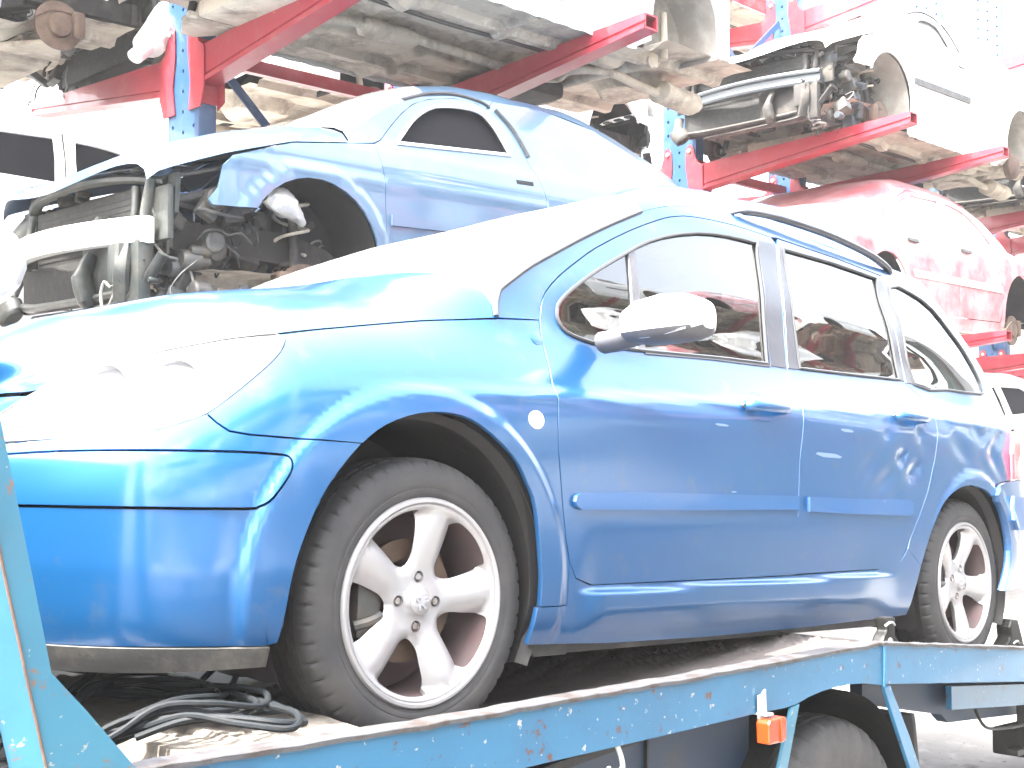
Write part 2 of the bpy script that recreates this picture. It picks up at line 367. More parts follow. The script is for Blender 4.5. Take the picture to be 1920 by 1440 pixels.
def dins(s,z):
    s=np.asarray(s,float);z=np.asarray(z,float)
    a=np.clip((s-_SF[0])/(_SF[1]-_SF[0]),0,len(_SF)-1.001);b=np.clip((z-.1)/(_ZF[1]-_ZF[0]),0,len(_ZF)-1.001)
    i=a.astype(int);j=b.astype(int);fa=a-i;fb=b-j
    d=_DG[i,j]*(1-fa)*(1-fb)+_DG[i+1,j]*fa*(1-fb)+_DG[i,j+1]*(1-fa)*fb+_DG[i+1,j+1]*fa*fb
    for cx,cz,r in ARCH:
        q=np.hypot(s-cx,z-cz); low=sm(.16,.30,z)
        d=d-.013*(1-sm(r+.035,r+.07,q))*low*(q<r+.2)
    zc=np.interp(s,[-.3,.37,1.47,2.5,3.3],[.76,.806,.880,.925,.94]); wc=sm(-.35,.2,s)
    d=d+wc*(.010*sm(zc-.002,zc+.03,z)*(1-sm(zc+.12,zc+.42,z))-.003*np.exp(-((z-zc+.004)/.012)**2))
    # sill ledge
    w=sm(.45,.55,s)*(1-sm(1.80,2.12,s)); zs=.329+.0165*(s-.5)
    d=d-.021*w*(1-sm(zs+.000,zs+.007,z))*sm(.20,.30,z)+.012*w*(sm(zs+.000,zs+.007,z)*(1-sm(zs+.01,zs+.18,z)))
    # bumper moulding recess line
    return d
def S(s,z,off=0.):
    s=np.asarray(s,float);z=np.asarray(z,float)
    px=np.interp(s,_L,_PF[:,0]);py=np.interp(s,_L,_PF[:,1]);nx=np.interp(s,_L,_N[:,0]);ny=np.interp(s,_L,_N[:,1])
    # past the plan ends keep straight
    d=dins(s,z)+off
    return np.stack([px+nx*d,py+ny*d,z+0*d],-1)
def SN(s,z):
    e=.004
    a=S(s+e,z)-S(s-e,z);b=S(s,z+e)-S(s,z-e);n=np.cross(a,b);n/=np.linalg.norm(n,axis=-1)[...,None]
    return n                                      # outward: x̂ × ẑ = -ŷ
PX={'lamp': [(-1.085, 0.687), (-1.023, 0.738), (-0.951, 0.786), (-0.837, 0.805), (-0.708, 0.822), (-0.525, 0.851), (-0.429, 0.865), (-0.372, 0.873), (-0.359, 0.861), (-0.383, 0.83), (-0.415, 0.799), (-0.45, 0.769), (-0.504, 0.725), (-0.551, 0.69), (-0.594, 0.672), (-0.64, 0.656), (-0.729, 0.641), (-0.866, 0.632), (-1.015, 0.627)], 'gap_fb': [(-0.551, 0.69), (-0.531, 0.673), (-0.505, 0.657), (-0.463, 0.652), (-0.364, 0.65), (-0.223, 0.65)], 'bgap': [(-0.368, 0.873), (-0.242, 0.9), (-0.107, 0.927), (0.035, 0.956), (0.152, 0.974), (0.254, 0.989)], 'scut': [(0.254, 0.989), (0.403, 1.007)], 'wind': [(0.275, 1.064), (0.35, 1.116), (0.417, 1.159), (0.558, 1.235), (0.66, 1.288), (0.794, 1.353), (0.942, 1.421)], 'dfront': [(0.403, 1.007), (0.397, 0.97), (0.391, 0.886), (0.38, 0.816), (0.374, 0.743), (0.377, 0.665), (0.395, 0.537), (0.409, 0.461), (0.425, 0.403), (0.451, 0.364), (0.523, 0.346)], 'dtop': [(0.403, 1.007), (0.417, 1.048), (0.443, 1.088), (0.508, 1.144), (0.599, 1.204), (0.691, 1.259), (0.863, 1.344), (1.032, 1.416), (1.119, 1.444)], 'dbot': [(0.523, 0.346), (0.828, 0.35), (1.204, 0.355), (1.471, 0.36)], 'bgapd': [(1.471, 0.36), (1.457, 0.552), (1.463, 0.715), (1.486, 0.866), (1.548, 0.942), (1.523, 1.005)], 'rdbot': [(1.471, 0.36), (1.817, 0.368), (1.997, 0.372), (2.102, 0.405), (2.181, 0.478), (2.264, 0.564), (2.329, 0.651), (2.388, 0.769), (2.445, 0.89), (2.549, 1.001), (2.482, 1.052)], 'fwin': [(0.475, 1.051), (0.493, 1.072), (0.549, 1.114), (0.665, 1.185), (0.829, 1.271), (0.892, 1.303), (1.021, 1.356), (1.211, 1.411), (1.386, 1.438), (1.557, 1.447), (1.516, 1.291), (1.474, 1.161), (1.423, 1.011), (1.264, 1.004), (1.117, 0.998), (0.799, 0.975), (0.631, 0.969), (0.544, 0.975), (0.492, 0.987), (0.472, 1.008)], 'bar': [(0.835, 1.276), (0.878, 1.297), (0.796, 1.062), (0.764, 0.974), (0.73, 0.973), (0.755, 1.057)], 'rwin': [(1.718, 1.456), (2.038, 1.465), (2.378, 1.473), (2.352, 1.365), (2.335, 1.246), (2.296, 1.053), (1.942, 1.034), (1.608, 1.018), (1.643, 1.186), (1.685, 1.343)], 'trimB1': [(1.593, 1.456), (1.675, 1.463), (1.593, 1.252), (1.525, 1.009), (1.431, 1.008), (1.484, 1.163), (1.535, 1.317)], 'trimB2': [(1.685, 1.463), (1.741, 1.463), (1.685, 1.267), (1.612, 1.014), (1.535, 1.01), (1.597, 1.234)], 'trimC1': [(2.405, 1.478), (2.447, 1.472), (2.371, 1.272), (2.328, 1.052), (2.296, 1.053), (2.343, 1.257)], 'trimC2': [(2.445, 1.457), (2.481, 1.441), (2.44, 1.26), (2.403, 1.048), (2.338, 1.049), (2.39, 1.275)], 'qwin': [(2.481, 1.441), (2.665, 1.455), (2.857, 1.412), (2.956, 1.329), (3.037, 1.24), (3.068, 1.152), (3.057, 1.099), (2.996, 1.068), (2.676, 1.053), (2.411, 1.047), (2.446, 1.257)], 'mould1': [(0.432, 0.567), (0.446, 0.573), (0.691, 0.585), (1.448, 0.602), (1.448, 0.557), (0.923, 0.541), (0.453, 0.53), (0.435, 0.538), (0.427, 0.551)], 'mould2': [(1.506, 0.602), (1.794, 0.606), (2.164, 0.615), (2.196, 0.603), (2.187, 0.562), (2.155, 0.555), (1.794, 0.552), (1.506, 0.553)], 'bins': [(-0.959, 0.603), (-0.818, 0.609), (-0.682, 0.613), (-0.535, 0.617), (-0.458, 0.618), (-0.408, 0.617), (-0.387, 0.614), (-0.382, 0.604), (-0.387, 0.577), (-0.41, 0.542), (-0.426, 0.523), (-0.445, 0.512), (-0.473, 0.507), (-0.676, 0.503), (-0.932, 0.501)], 'tail': [(3.171, 0.929), (3.265, 0.918), (3.322, 0.847), (3.343, 0.744), (3.116, 0.724), (3.121, 0.833)]}
SCUFF=[(1.56,1.72,.735,.014,2),(1.715,1.80,.823,.010,2),(1.02,1.09,.787,.007,1),(1.10,1.13,.60,.005,1)]
mat('scuff',(.10,.16,.26),.6)
# ================= frame of the car on the truck =================
MR=np.array([[.9959,-.0040,.0905],[0,.9990,.0437],[-.0906,-.0436,.9949]])
MTR=np.array([1.6576,1.9112,.9183])
MCAR=Matrix(((*MR[0],MTR[0]),(*MR[1],MTR[1]),(*MR[2],MTR[2]),(0,0,0,1)))
WD=1.746
# ================= estate car =================
car=root('estate_car','blue estate car with five spoke alloy wheels standing on the flatbed truck','car',MCAR)
def sp(name,outline,m,holes=(),off=0.,gap=.0022,step=.03,depth=.014,parent=None,both=True,label=None):
    o=panel(name,outline,parent or car,m,S,SN,holes,off,gap,step,depth,label)
    if both: panel(name,outline,(parent if (parent and parent is not car) else car),m,S,SN,holes,off,gap,max(step,.05),depth,label,mirror=WD)
    return o
P=PX
archF=[(.318,.30),(.3161,.367),(.29,.5257),(.255,.592),(.2071,.6497),(.1045,.7123),(.0226,.7309),(-.0708,.7231),(-.1613,.6917),(-.223,.648),(-.2748,.593),(-.3167,.5314),(-.3493,.455),(-.3693,.3856),(-.3794,.3065),(-.388,.2511)]
archF=archF[:2]+spl(archF[1:],3)[1:]
kf=min(range(len(archF)),key=lambda i:math.dist(archF[i],(-.223,.648)))
archR=spl([(2.2117,.2597),(2.2631,.3714),(2.3361,.4838),(2.4223,.5924),(2.507,.6496),(2.6225,.6799),(2.7291,.6803),(2.8357,.662),(2.93,.6069),(2.985,.5367),(3.01,.4636),(3.005,.3928),(2.98,.3335),(2.95,.28)],3)
kr=min(range(len(archR)),key=lambda i:math.dist(archR[i],(2.88,.64)))
# front fender
fender=spl(P['bgap'],3)+[(.2545,.99),(.403,1.007)]+P['dfront'][1:9]+[(.425,.30)]+archF[:kf+1]+P['gap_fb'][::-1][1:]+spl([(-.551,.69),(-.504,.725),(-.45,.769),(-.415,.799),(-.383,.83),(-.359,.861),(-.365,.872)],3)[1:]
sp('front_fender',fender,'car_blue',step=.012)
# sill
sill=[(.425,.30),(.425,.403),(.451,.364),(.509,.347)]+P['dbot'][1:]+[(1.766,.369),(1.96,.373),(2.125,.405),(2.17,.442),(2.27,.385),(2.2117,.2597),(2.19,.215),(1.6,.20),(1.0,.195),(.6,.20),(.30,.212),(.309,.30)]
sp('sill',sill,'car_blue',step=.012,gap=.0008)
# doors
BG=[(1.425,.361),(1.457,.552),(1.468,.715),(1.499,.867),(1.519,.939),(1.53,1.008),(1.565,1.13),(1.622,1.31),(1.683,1.462)]
top=spl([(.403,1.007),(.417,1.048),(.443,1.088),(.508,1.144),(.599,1.204),(.691,1.259),(.863,1.344),(1.032,1.416),(1.119,1.444),(1.2153,1.463),(1.43,1.482),(1.66,1.485)],2)
fwin=spl([(.475,1.051),(.493,1.072),(.549,1.114),(.665,1.185),(.829,1.271),(.892,1.303),(1.021,1.356),(1.211,1.408),(1.386,1.432),(1.545,1.44)],2)+[(1.50,1.291),(1.458,1.161),(1.418,1.011)]+spl([(1.418,1.011),(1.264,1.004),(1.117,.996),(.799,.975),(.631,.969),(.545,.975),(.493,.987),(.472,1.008),(.468,1.03)],2)[1:]
fd=P['dfront']+P['dbot'][1:]+BG[1:]+top[::-1][:-1]
def drop(p): # remove duplicates
    return [q for i,q in enumerate(p) if math.dist(q,p[i-1])>2e-3]
door1=sp('front_door',drop(fd),'car_blue',[fwin],step=.018)
rwin=[(1.718,1.452),(2.038,1.463),(2.379,1.462),(2.352,1.365),(2.335,1.246),(2.296,1.053),(1.943,1.034),(1.608,1.018),(1.643,1.186),(1.685,1.343)]
rd=[BG[0],(1.766,.369),(1.96,.373),(2.07,.383),(2.125,.405),(2.188,.478),(2.264,.564),(2.329,.651),(2.388,.769),(2.43,.87),(2.442,.94),(2.425,1.0),(2.34,1.047),(2.36,1.16),(2.385,1.272),(2.425,1.40),(2.452,1.482),(2.1,1.49),(1.70,1.488)]+BG[::-1][:-1]
def dent_door(s,z,off=0.):
    s=np.asarray(s,float); d=0*s
    for cx,cz,r,a in ((2.14,.755,.05,.010),(2.22,.72,.09,.009),(2.05,.66,.10,.006),(2.30,.83,.06,.008),(1.93,.70,.12,.004),(2.02,.86,.07,.007)):
        q=np.hypot(s-cx,(z-cz)*1.2)/r; d=d+a*np.exp(-q*q*2)*(1+.5*np.sin(30*s-52*z+cx*7))
    return S(s,z,off+d)
door2=panel('rear_door',drop(rd),car,'car_blue',dent_door,None,[rwin],0,.0022,.016,.014,'dented rear door with scuffs')
panel('rear_door',drop(rd),car,'car_blue',S,SN,[rwin],0,.0022,.05,.014,mirror=WD)
RE=[(.942,1.421),(1.1,1.475),(1.3,1.512),(1.5,1.530),(2.0,1.539),(2.45,1.537),(2.8,1.512),(2.95,1.47)]
cant=[(.254,.992),(.268,1.035)]+spl(P['wind'],2)+spl(RE[:6],2)[1:]+[(2.452,1.486),(2.1,1.494),(1.70,1.492)]+[q for q in top[::-1]]
sp('roof_side_frame',drop(cant),'car_blue',step=.022,gap=.0012)
qwin=spl([(2.481,1.441),(2.665,1.452),(2.856,1.412),(2.956,1.329),(3.037,1.24),(3.078,1.152),(3.072,1.099),(3.02,1.07),(2.676,1.053),(2.41,1.047),(2.446,1.257)],2,True)
qp=[(2.17,.442),(2.27,.385)]+archR[1:kr+1][3:]+[(2.93,.695),(3.0,.712),(3.116,.722),(3.121,.833),(3.182,.93),(3.25,.945),(3.31,.95),(3.31,1.03),(3.25,1.2),(3.13,1.36),(2.95,1.47),(2.8,1.512),(2.45,1.537),(2.452,1.484),(2.425,1.40),(2.385,1.272),(2.36,1.16),(2.34,1.047),(2.425,1.0),(2.442,.94),(2.43,.87),(2.388,.769),(2.329,.651),(2.264,.564),(2.188,.478)]
def dent(s,z,off=0.):
    d=0*s
    for cx,cz,r,a in ((2.62,.80,.14,.006),(2.95,.84,.12,.007),(2.80,.90,.08,.005),(3.02,.95,.07,.004),(2.52,.93,.07,.004)):
        q=np.hypot((s-cx),(z-cz)*1.3)/r; d=d+a*np.exp(-q*q*2.2)*(1+.55*np.sin(17*s+41*z+cx*9))
    d=d+.0032*np.exp(-(((s-2.95)/.16)**2+((z-.85)/.12)**2))*np.sin(40*(s-.6*z)+5*np.sin(17*z))
    return S(s,z,off+d)
panel('rear_quarter_panel',drop(qp),car,'car_blue',dent,None,[qwin],0,.0008,.018,.014,'dented rear quarter panel with creases above the wheel arch')
panel('rear_quarter_panel',drop(qp),car,'car_blue',S,SN,[qwin],0,.0022,.05,.014,mirror=WD)
# front bumper
SM=SMIN+.002
lampb=[(-.551,.69),(-.594,.672),(-.64,.656),(-.729,.641),(-.866,.632),(-1.015,.627)]
bump=P['gap_fb']+archF[kf+1:]+[(-.41,.245),(-.60,.245),(-.854,.243),(-1.2,.245),(SM,.245),(SM,.735),(-1.2,.732),(-1.03,.728),(-1.09,.683),(-1.02,.622)]+lampb[::-1][1:-1]
bins=spl(P['bins'][:11],2)+P['bins'][11:]
bins=[(-1.15,.50),(-1.15,.60)]+drop(spl([(-.959,.603),(-.818,.609),(-.682,.613),(-.535,.617),(-.458,.618),(-.408,.617),(-.387,.614),(-.381,.600),(-.387,.577),(-.41,.542),(-.426,.523),(-.445,.512),(-.473,.507),(-.676,.503),(-.932,.501)],2))
fb=sp('front_bumper',drop(bump),'car_blue',[bins],step=.012)
panel('bumper_moulding',bins,fb,'car_blue',S,SN,(),-.004,.0035,.012,.02)
# small round sensor cap in the moulding
def disc_on(name,s,z,r,m,parent,off=-.003,hgt=.006,sx=1.):
    c=S(np.array([s]),np.array([z]),off)[0]; n=SN(np.array([s]),np.array([z]))[0]
    b=MB(); b.lathe([(0,.0005),(0+.0,r*.8),(-.2*hgt,r),(-hgt,r)],(0,0,0),'z',24)
    q=Vector(n).to_track_quat('Z','Y').to_matrix(); b.v=[tuple(q@Vector((v[0],v[1]*sx,v[2]))+Vector(c)) for v in b.v]
    return b.build(name,m,parent)
disc_on('sensor_cap',-.845,.585,.021,'blue_trim',fb)
sp('bumper_spoiler',[(-.405,.243),(-.405,.205),(-.6,.197),(-.9,.193),(SM,.193),(SM,.243),(-.9,.243)],'spoiler_plastic',off=-.004,step=.03,depth=.03,gap=0)
# rear bumper
rb=[(2.885,.655),(2.93,.693),(3.0,.71),(3.12,.72),(3.34,.74),(SMAX-.002,.74),(SMAX-.002,.30),(3.3,.29),(2.97,.285)]+archR[kr+1:][::-1]
sp('rear_bumper',drop([rb[-1]]+rb[:-1]),'car_blue',step=.03,off=-.016,depth=.03)
sp('rear_bumper_moulding',[(3.06,.66),(3.02,.56),(3.06,.52),(3.5,.52),(3.5,.66)],'blue_trim',step=.03,off=-.032,depth=.03)
sp('tail_light',[(3.116,.724),(3.121,.833),(3.182,.93),(3.25,.942),(3.32,.93),(3.36,.85),(3.36,.742)],'tail_red',step=.025,off=-.016,depth=.03)
# inner black shell behind the gaps
arF=[(a*1.0,b) for a,b in archF]
shell=[(SM,.73),(SM,.22),(-.42,.22)]+archF[::-1]+[(.30,.22),(2.2,.23)]+archR+[(2.99,.29),(SMAX-.01,.29),(SMAX-.01,.8),(3.3,.95),(3.24,1.17),(3.1,1.35),(2.95,1.45),(2.45,1.51),(1.5,1.505),(1.2,1.48),(1.03,1.44)]+P['wind'][::-1]+[(.254,.985)]+P['bgap'][::-1]+[(-.551,.685)]+lampb[1:]
def ring(h,g): return shrink(h,-g)
panel('inner_shell',drop(shell),car,'gap_black',S,SN,[ring(fwin,.012),ring(rwin,.012),ring(qwin,.012)],.038,.001,.05,.0)
panel('inner_shell',drop(shell),car,'gap_black',S,SN,[ring(fwin,.012),ring(rwin,.012),ring(qwin,.012)],.038,.001,.08,.0,mirror=WD)
# glazing: glass, rubber seals, pillar trims
def seal(poly,r,name,parent,m='rubber_seal',off=-.002,closed=True):
    for mir in (0,1):
        q=np.array(dense(poly,.03,closed)+([poly[0]] if closed else [])); X=S(q[:,0],q[:,1],off)
        if mir: X[:,1]=WD-X[:,1]
        MB().tube(X,r,6,sub=1).build(name,m,parent)
for nm,wn,par in (('window_glass',fwin,car),('window_glass',rwin,car),('quarter_glass',qwin,car)):
    sp(nm,wn,'glass',off=.004,gap=-.004,step=.04,depth=0,parent=car)
    seal(wn,.0055,'window_seal',car)
sp('pillar_trim',[(1.436,1.008),(1.525,1.009),(1.558,1.13),(1.61,1.29),(1.672,1.463),(1.56,1.452),(1.515,1.291),(1.47,1.161)],'pillar_trim',off=-.003,gap=0,depth=.004)
sp('pillar_trim',[(1.535,1.010),(1.600,1.014),(1.634,1.186),(1.678,1.343),(1.708,1.452),(1.695,1.463),(1.632,1.31),(1.575,1.13)],'pillar_trim',off=-.003,gap=0,depth=.004)
sp('pillar_trim',[(2.303,1.053),(2.332,1.05),(2.355,1.16),(2.378,1.272),(2.44,1.472),(2.39,1.470),(2.36,1.365),(2.343,1.246)],'pillar_trim',off=-.003,gap=0,depth=.004)
sp('pillar_trim',[(2.345,1.048),(2.403,1.048),(2.44,1.257),(2.474,1.435),(2.455,1.47),(2.39,1.272),(2.366,1.16)],'pillar_trim',off=-.003,gap=0,depth=.004)
sp('window_bar',[(.823,1.266),(.856,1.283),(.812,1.062),(.806,.978),(.770,.975),(.776,1.060)],'mirror_plastic',off=-.004,gap=0,depth=.01)
sp('belt_strip',[(.80,.966),(1.12,.988),(1.43,1.002),(1.43,1.012),(1.12,.998),(.80,.977)],'pillar_trim',off=-.004,gap=0,depth=.006)
for (a_,b_,c_,w_,dd) in SCUFF:
    dd=door1 if dd==1 else door2
    poly=[(a_,c_),(a_+(b_-a_)*.3,c_-w_*.5),(b_-.01,c_-w_*.35),(b_,c_+w_*.1),(b_-(b_-a_)*.25,c_+w_*.55),(a_+.01,c_+w_*.5)]
    panel('scuff_mark',poly,dd,'scuff',S,SN,(),-.0012,0,.02,0)
# mouldings
for k,dr in (('mould1',door1),('mould2',door2)):
    q=P[k]
    q=drop(spl(q,2,True)) if 0 else q
    sp('side_moulding',shrink(q,.002),'blue_trim',off=-.012,gap=0,step=.02,depth=.016,both=False,parent=dr)
# handles
def handle(x,z,L,parent):
    c=S(np.array([x]),np.array([z]),0)[0]; b=MB()
    b.tube([(x-L/2,c[1]+.008,z-.004),(x-L/2+.012,c[1]-.022,z),(x,c[1]-.034,z+.001),(x+L/2-.015,c[1]-.024,z+.004),(x+L/2,c[1]+.008,z+.004)],.013,10,flat=1.25,sub=5)
    h=b.build('door_handle','car_blue',parent)
    # cup behind the grip
    poly=[(x-.01+.052*math.cos(t),z+.002+.046*math.sin(t)) for t in np.linspace(0,2*math.pi,24,endpoint=False)]
    def cup(s,zz,off=0.):
        q=np.hypot((s-x+.01)/.052,(zz-z)/.046); return S(s,zz,-.0015+.012*np.clip(1-q*q,0,1))
    panel('handle_cup',poly,h,'car_blue',cup,None,(),0,0,.008,0)
    b=MB(); b.lathe([(-.004,.001),(-.004,.007),(.004,.009)],(x-L/2-.012,c[1],z-.002),'y',16); b.build('door_lock','rubber_seal',h)
handle(1.288,.857,.20,door1); handle(2.225,.905,.20,door2)
disc_on('side_indicator',.300,.741,.026,'indicator',car,sx=.85,hgt=.012)
disc_on('fender_badge',.375,.955,.018,'car_blue',car)
# bonnet, windscreen, roof, tailgate lofts
def loft(name,L,Mx,m,n=14,a=.42,lab=None,both=True,off=0.):
    """L: (s,z) edge on the side surface; Mx: centre points (x,z), same count"""
    L=np.array(L);Mx=np.array(Mx); X0=S(L[:,0],L[:,1],off); T=S(L[:,0],L[:,1]+.006)-S(L[:,0],L[:,1]-.002); T/=np.linalg.norm(T,axis=1)[:,None]
    rows=[]
    for i in range(len(L)):
        p0=X0[i]; p3=np.array([Mx[i][0],WD/2,Mx[i][1]+off*0]); D=np.linalg.norm(p3-p0); aa=a[i] if hasattr(a,'__len__') else a; p1=p0+T[i]*D*aa*.62; p2=p3+np.array([0,-min(.42,D*.5),0.])
        t=np.linspace(0,1,n)[:,None]; rows.append((1-t)**3*p0+3*t*(1-t)**2*p1+3*t*t*(1-t)*p2+t**3*p3)
    A=np.array(rows); Bm=A[:,::-1].copy(); Bm[...,1]=WD-Bm[...,1]; G=np.concatenate([A,Bm[:,1:]],axis=1)
    b=MB(); b.grid(G,flip=False); o=b.build(name,m,car,lab); return G
def rs(pts,n):
    p=np.array(pts,float); l=np.r_[0,np.cumsum(np.linalg.norm(np.diff(p,axis=0),axis=1))]; t=np.linspace(0,l[-1],n); return np.c_[np.interp(t,l,p[:,0]),np.interp(t,l,p[:,1])]
bl=spl([(SM,.738),(-1.2,.740),(-1.023,.742),(-.951,.788),(-.837,.808),(-.708,.826),(-.525,.854),(-.429,.868),(-.372,.876),(-.242,.902),(-.107,.929),(.035,.958),(.152,.976),(.254,.992)],5)
cx=np.interp([q[0] for q in bl],[SM,-1.0,-.7,-.37,0,.25],[-.84,-.76,-.58,-.32,-.04,.10])
cz=np.interp(cx,[-.84,-.76,-.58,-.32,-.04,.10],[.755,.85,.945,1.03,1.09,1.115])
loft('bonnet',bl,np.c_[cx,cz],'car_blue',16)
wl=rs([(.254,.996),(.262,1.03)]+spl(P['wind'],3),22)
cx=np.linspace(.115,1.00,22); cz=np.interp(cx,[.115,.3,.5,.75,1.0],[1.12,1.225,1.32,1.425,1.50])
G=loft('windscreen',wl,np.c_[cx,cz],'windscreen_glass',16,a=.30)
b=MB(); b.tube([(p[0],p[1],p[2]) for p in G[:,0]],.008,6,sub=1); b.build('windscreen_seal','rubber_seal',car)
rl=rs(spl(RE,4),30); cx=np.linspace(1.005,3.06,30); cz=np.interp(cx,[1.0,1.3,1.7,2.3,2.8,3.06],[1.502,1.548,1.585,1.592,1.57,1.51])
loft('roof',rl,np.c_[cx,cz],'car_blue',16,a=np.interp(np.arange(30),[0,8,29],[.30,.80,.80]))
tl=rs([(2.95,1.468),(3.13,1.36),(3.25,1.2),(3.31,1.03),(3.31,.95)],14); cx=np.interp(np.linspace(0,1,14),[0,1],[3.07,3.46]); cz=np.linspace(1.505,.98,14)
loft('rear_window',tl,np.c_[cx,cz],'glass',10,a=.45)
tl=rs([(3.31,.95),(3.36,.93),(3.37,.745)],8); loft('tailgate',tl,np.c_[np.linspace(3.465,3.53,8),np.linspace(.975,.745,8)],'car_blue',10,a=.3)
for mir in (0,1):
    pts=[(1.46,.26,1.528),(1.53,.245,1.548),(1.72,.24,1.566),(2.05,.235,1.570),(2.35,.24,1.556),(2.52,.25,1.533),(2.56,.26,1.515)]
    pts=[(x,WD-y if mir else y,z) for x,y,z in pts]
    MB().tube(pts,[.006,.013,.015,.015,.015,.014,.012],10,flat=.9,sub=6).build('roof_rail','pillar_trim',car)
# headlights
lamp=drop(spl(P['lamp'][:9],2)[:-1]+spl(P['lamp'][8:],2))
seal(lamp,.0032,'headlight_seal',car,off=.002)
for mir in (None,WD):
    hl=panel('headlight',lamp,car,'reflector',S,SN,(),.075,-.012,.03,.05,mirror=mir)
    panel('headlight_lens',lamp,hl,'lens',S,SN,(),.001,.0025,.02,.03,mirror=mir)
    for (s_,z_,r_) in ((-.80,.72,.068),(-.60,.745,.055)):
        c=S(np.array([s_]),np.array([z_]),.07)[0]; n=SN(np.array([s_]),np.array([z_]))[0]*np.array([1,.55,0]); n/=np.linalg.norm(n)
        b=MB(); b.lathe([(-.04,.012),(-.03,r_*.6),(0,r_*.9),(.035,r_)],(0,0,0),'z',28); b.lathe([(0,.0005),(.01,.012),(-.03,.012)],(0,0,0),'z',14)
        q=Vector(n).to_track_quat('Z','Y').to_matrix(); b.v=[tuple(q@Vector(v)+Vector(c)) for v in b.v]
        if mir: b.v=[(x,WD-y,z) for x,y,z in b.v]
        b.build('reflector_bowl','reflector',hl)
    c=S(np.array([-.865]),np.array([.70]),.045)[0]; b=MB()
    for dz,dx,sz in ((.02,0,.03),(-.015,.012,.022),(-.045,.004,.016)): b.box((c[0]+dx,(WD-c[1] if mir else c[1]),c[2]+dz),(sz,.03,sz*1.2),bev=.004)
    b.build('bulb_holder','plastic_grey',hl)
# door mirror
for mir in (0,1):
    f=(lambda p:(p[0],WD-p[1],p[2])) if mir else (lambda p:p)
    mr=None
    prof=[]                                  # housing: cross sections along -y
    secs=[(-.030,.605,.995,.040,.026),(-.05,.60,1.000,.064,.044),(-.09,.597,1.005,.074,.056),(-.16,.602,1.009,.076,.062),(-.215,.612,1.010,.072,.058),(-.245,.622,1.008,.056,.046),(-.258,.628,1.006,.028,.026)]
    V=[];n=28
    for (y,x,z,a,h) in secs:
        for k in range(n):
            t=2*math.pi*k/n; cxx,szz=math.cos(t),math.sin(t)
            e=.62; px_=x+a*math.copysign(abs(cxx)**e,cxx); pz_=z+h*math.copysign(abs(szz)**.75,szz)*(1. if szz>0 else .95)
            V.append(f((px_,y,pz_)))
    F=[(i*n+k,i*n+(k+1)%n,(i+1)*n+(k+1)%n,(i+1)*n+k) for i in range(len(secs)-1) for k in range(n)]; F+=[tuple(range(n))[::-1],tuple((len(secs)-1)*n+k for k in range(n))]
    if not mir: F=[q[::-1] for q in F]
    # split the housing into painted cap (upper) and dark lower shell
    up=[q for q in F if len(q)>4 or sum(V[i][2] for i in q)/len(q)>.981]; lo=[q for q in F if q not in up]
    b=MB(); b.add(V,up,True); mr=b.build('door_mirror','mirror_cap',car,'pale domed mirror cap over a dark lower shell',sharp=60)
    b=MB(); b.add(V,lo,True); b.v=[tuple(v) for v in b.v]; b.build('mirror_shell','mirror_plastic',mr,sharp=60)
    b=MB(); b.tube([f((.590,.050,.968)),f((.592,.015,.970)),f((.596,-.02,.976)),f((.60,-.06,.982))],[.036,.037,.036,.030],14,sub=4,flat=.8); b.build('mirror_foot','mirror_plastic',mr)
    b=MB(); b.tube([f((.556,-.24,.974)),f((.548,-.16,.962)),f((.546,-.09,.962)),f((.55,-.055,.972))],.002,6,sub=3); b.build('mirror_seam','chrome',mr)
# cabin
cab=MB(); 
b=MB(); b.box((1.6,WD/2,.30),(3.0,1.40,.10),bev=.02); b.box((.42,WD/2,.86),(.34,1.30,.26),bev=.08); b.box((3.0,WD/2,.55),(.9,1.3,.4),bev=.05); b.build('cabin_floor','interior',car)
for y in (.50,1.24):
    b=MB(); b.box((1.25,y,.62),(.50,.48,.16),bev=.05); b.box((1.53,y,.92),(.14,.48,.62),Matrix.Rotation(R_(14),3,'Y'),bev=.05); b.box((1.63,y,1.30),(.09,.26,.17),Matrix.Rotation(R_(14),3,'Y'),bev=.035); b.build('front_seat','seat_fabric',car)
b=MB(); b.box((2.15,WD/2,.64),(.48,1.25,.16),bev=.05); b.box((2.42,WD/2,.93),(.14,1.25,.56),Matrix.Rotation(R_(16),3,'Y'),bev=.05)
for y in (.45,WD/2,1.30): b.box((2.50,y,1.26),(.08,.25,.14),Matrix.Rotation(R_(16),3,'Y'),bev=.03)
b.build('rear_seat','seat_fabric',car)
b=MB(); 
b.tube([(.80+.06*math.sin(t)*0+.075*math.sin(t),.50+.185*math.cos(t),.93+.17*math.sin(t)) for t in np.linspace(0,2*math.pi,25)],.014,8,sub=1); b.box((.80,.5,.93),(.05,.3,.06),bev=.02); b.build('steering_wheel','interior',car)
# underside
b=MB(); b.box((1.28,WD/2,.225),(1.75,1.60,.05),bev=.01); b.box((1.35,WD/2,.228),(3.7,.95,.05),bev=.01); b.box((-.15,WD/2,.40),(.9,.9,.35),bev=.04); b.build('underbody','under_dark',car)
b=MB(); b.box((1.25,.10,.192),(1.75,.014,.035),bev=.003); b.box((.46,.10,.196),(.12,.02,.05),bev=.004); b.build('jacking_flange','plastic_grey',car)
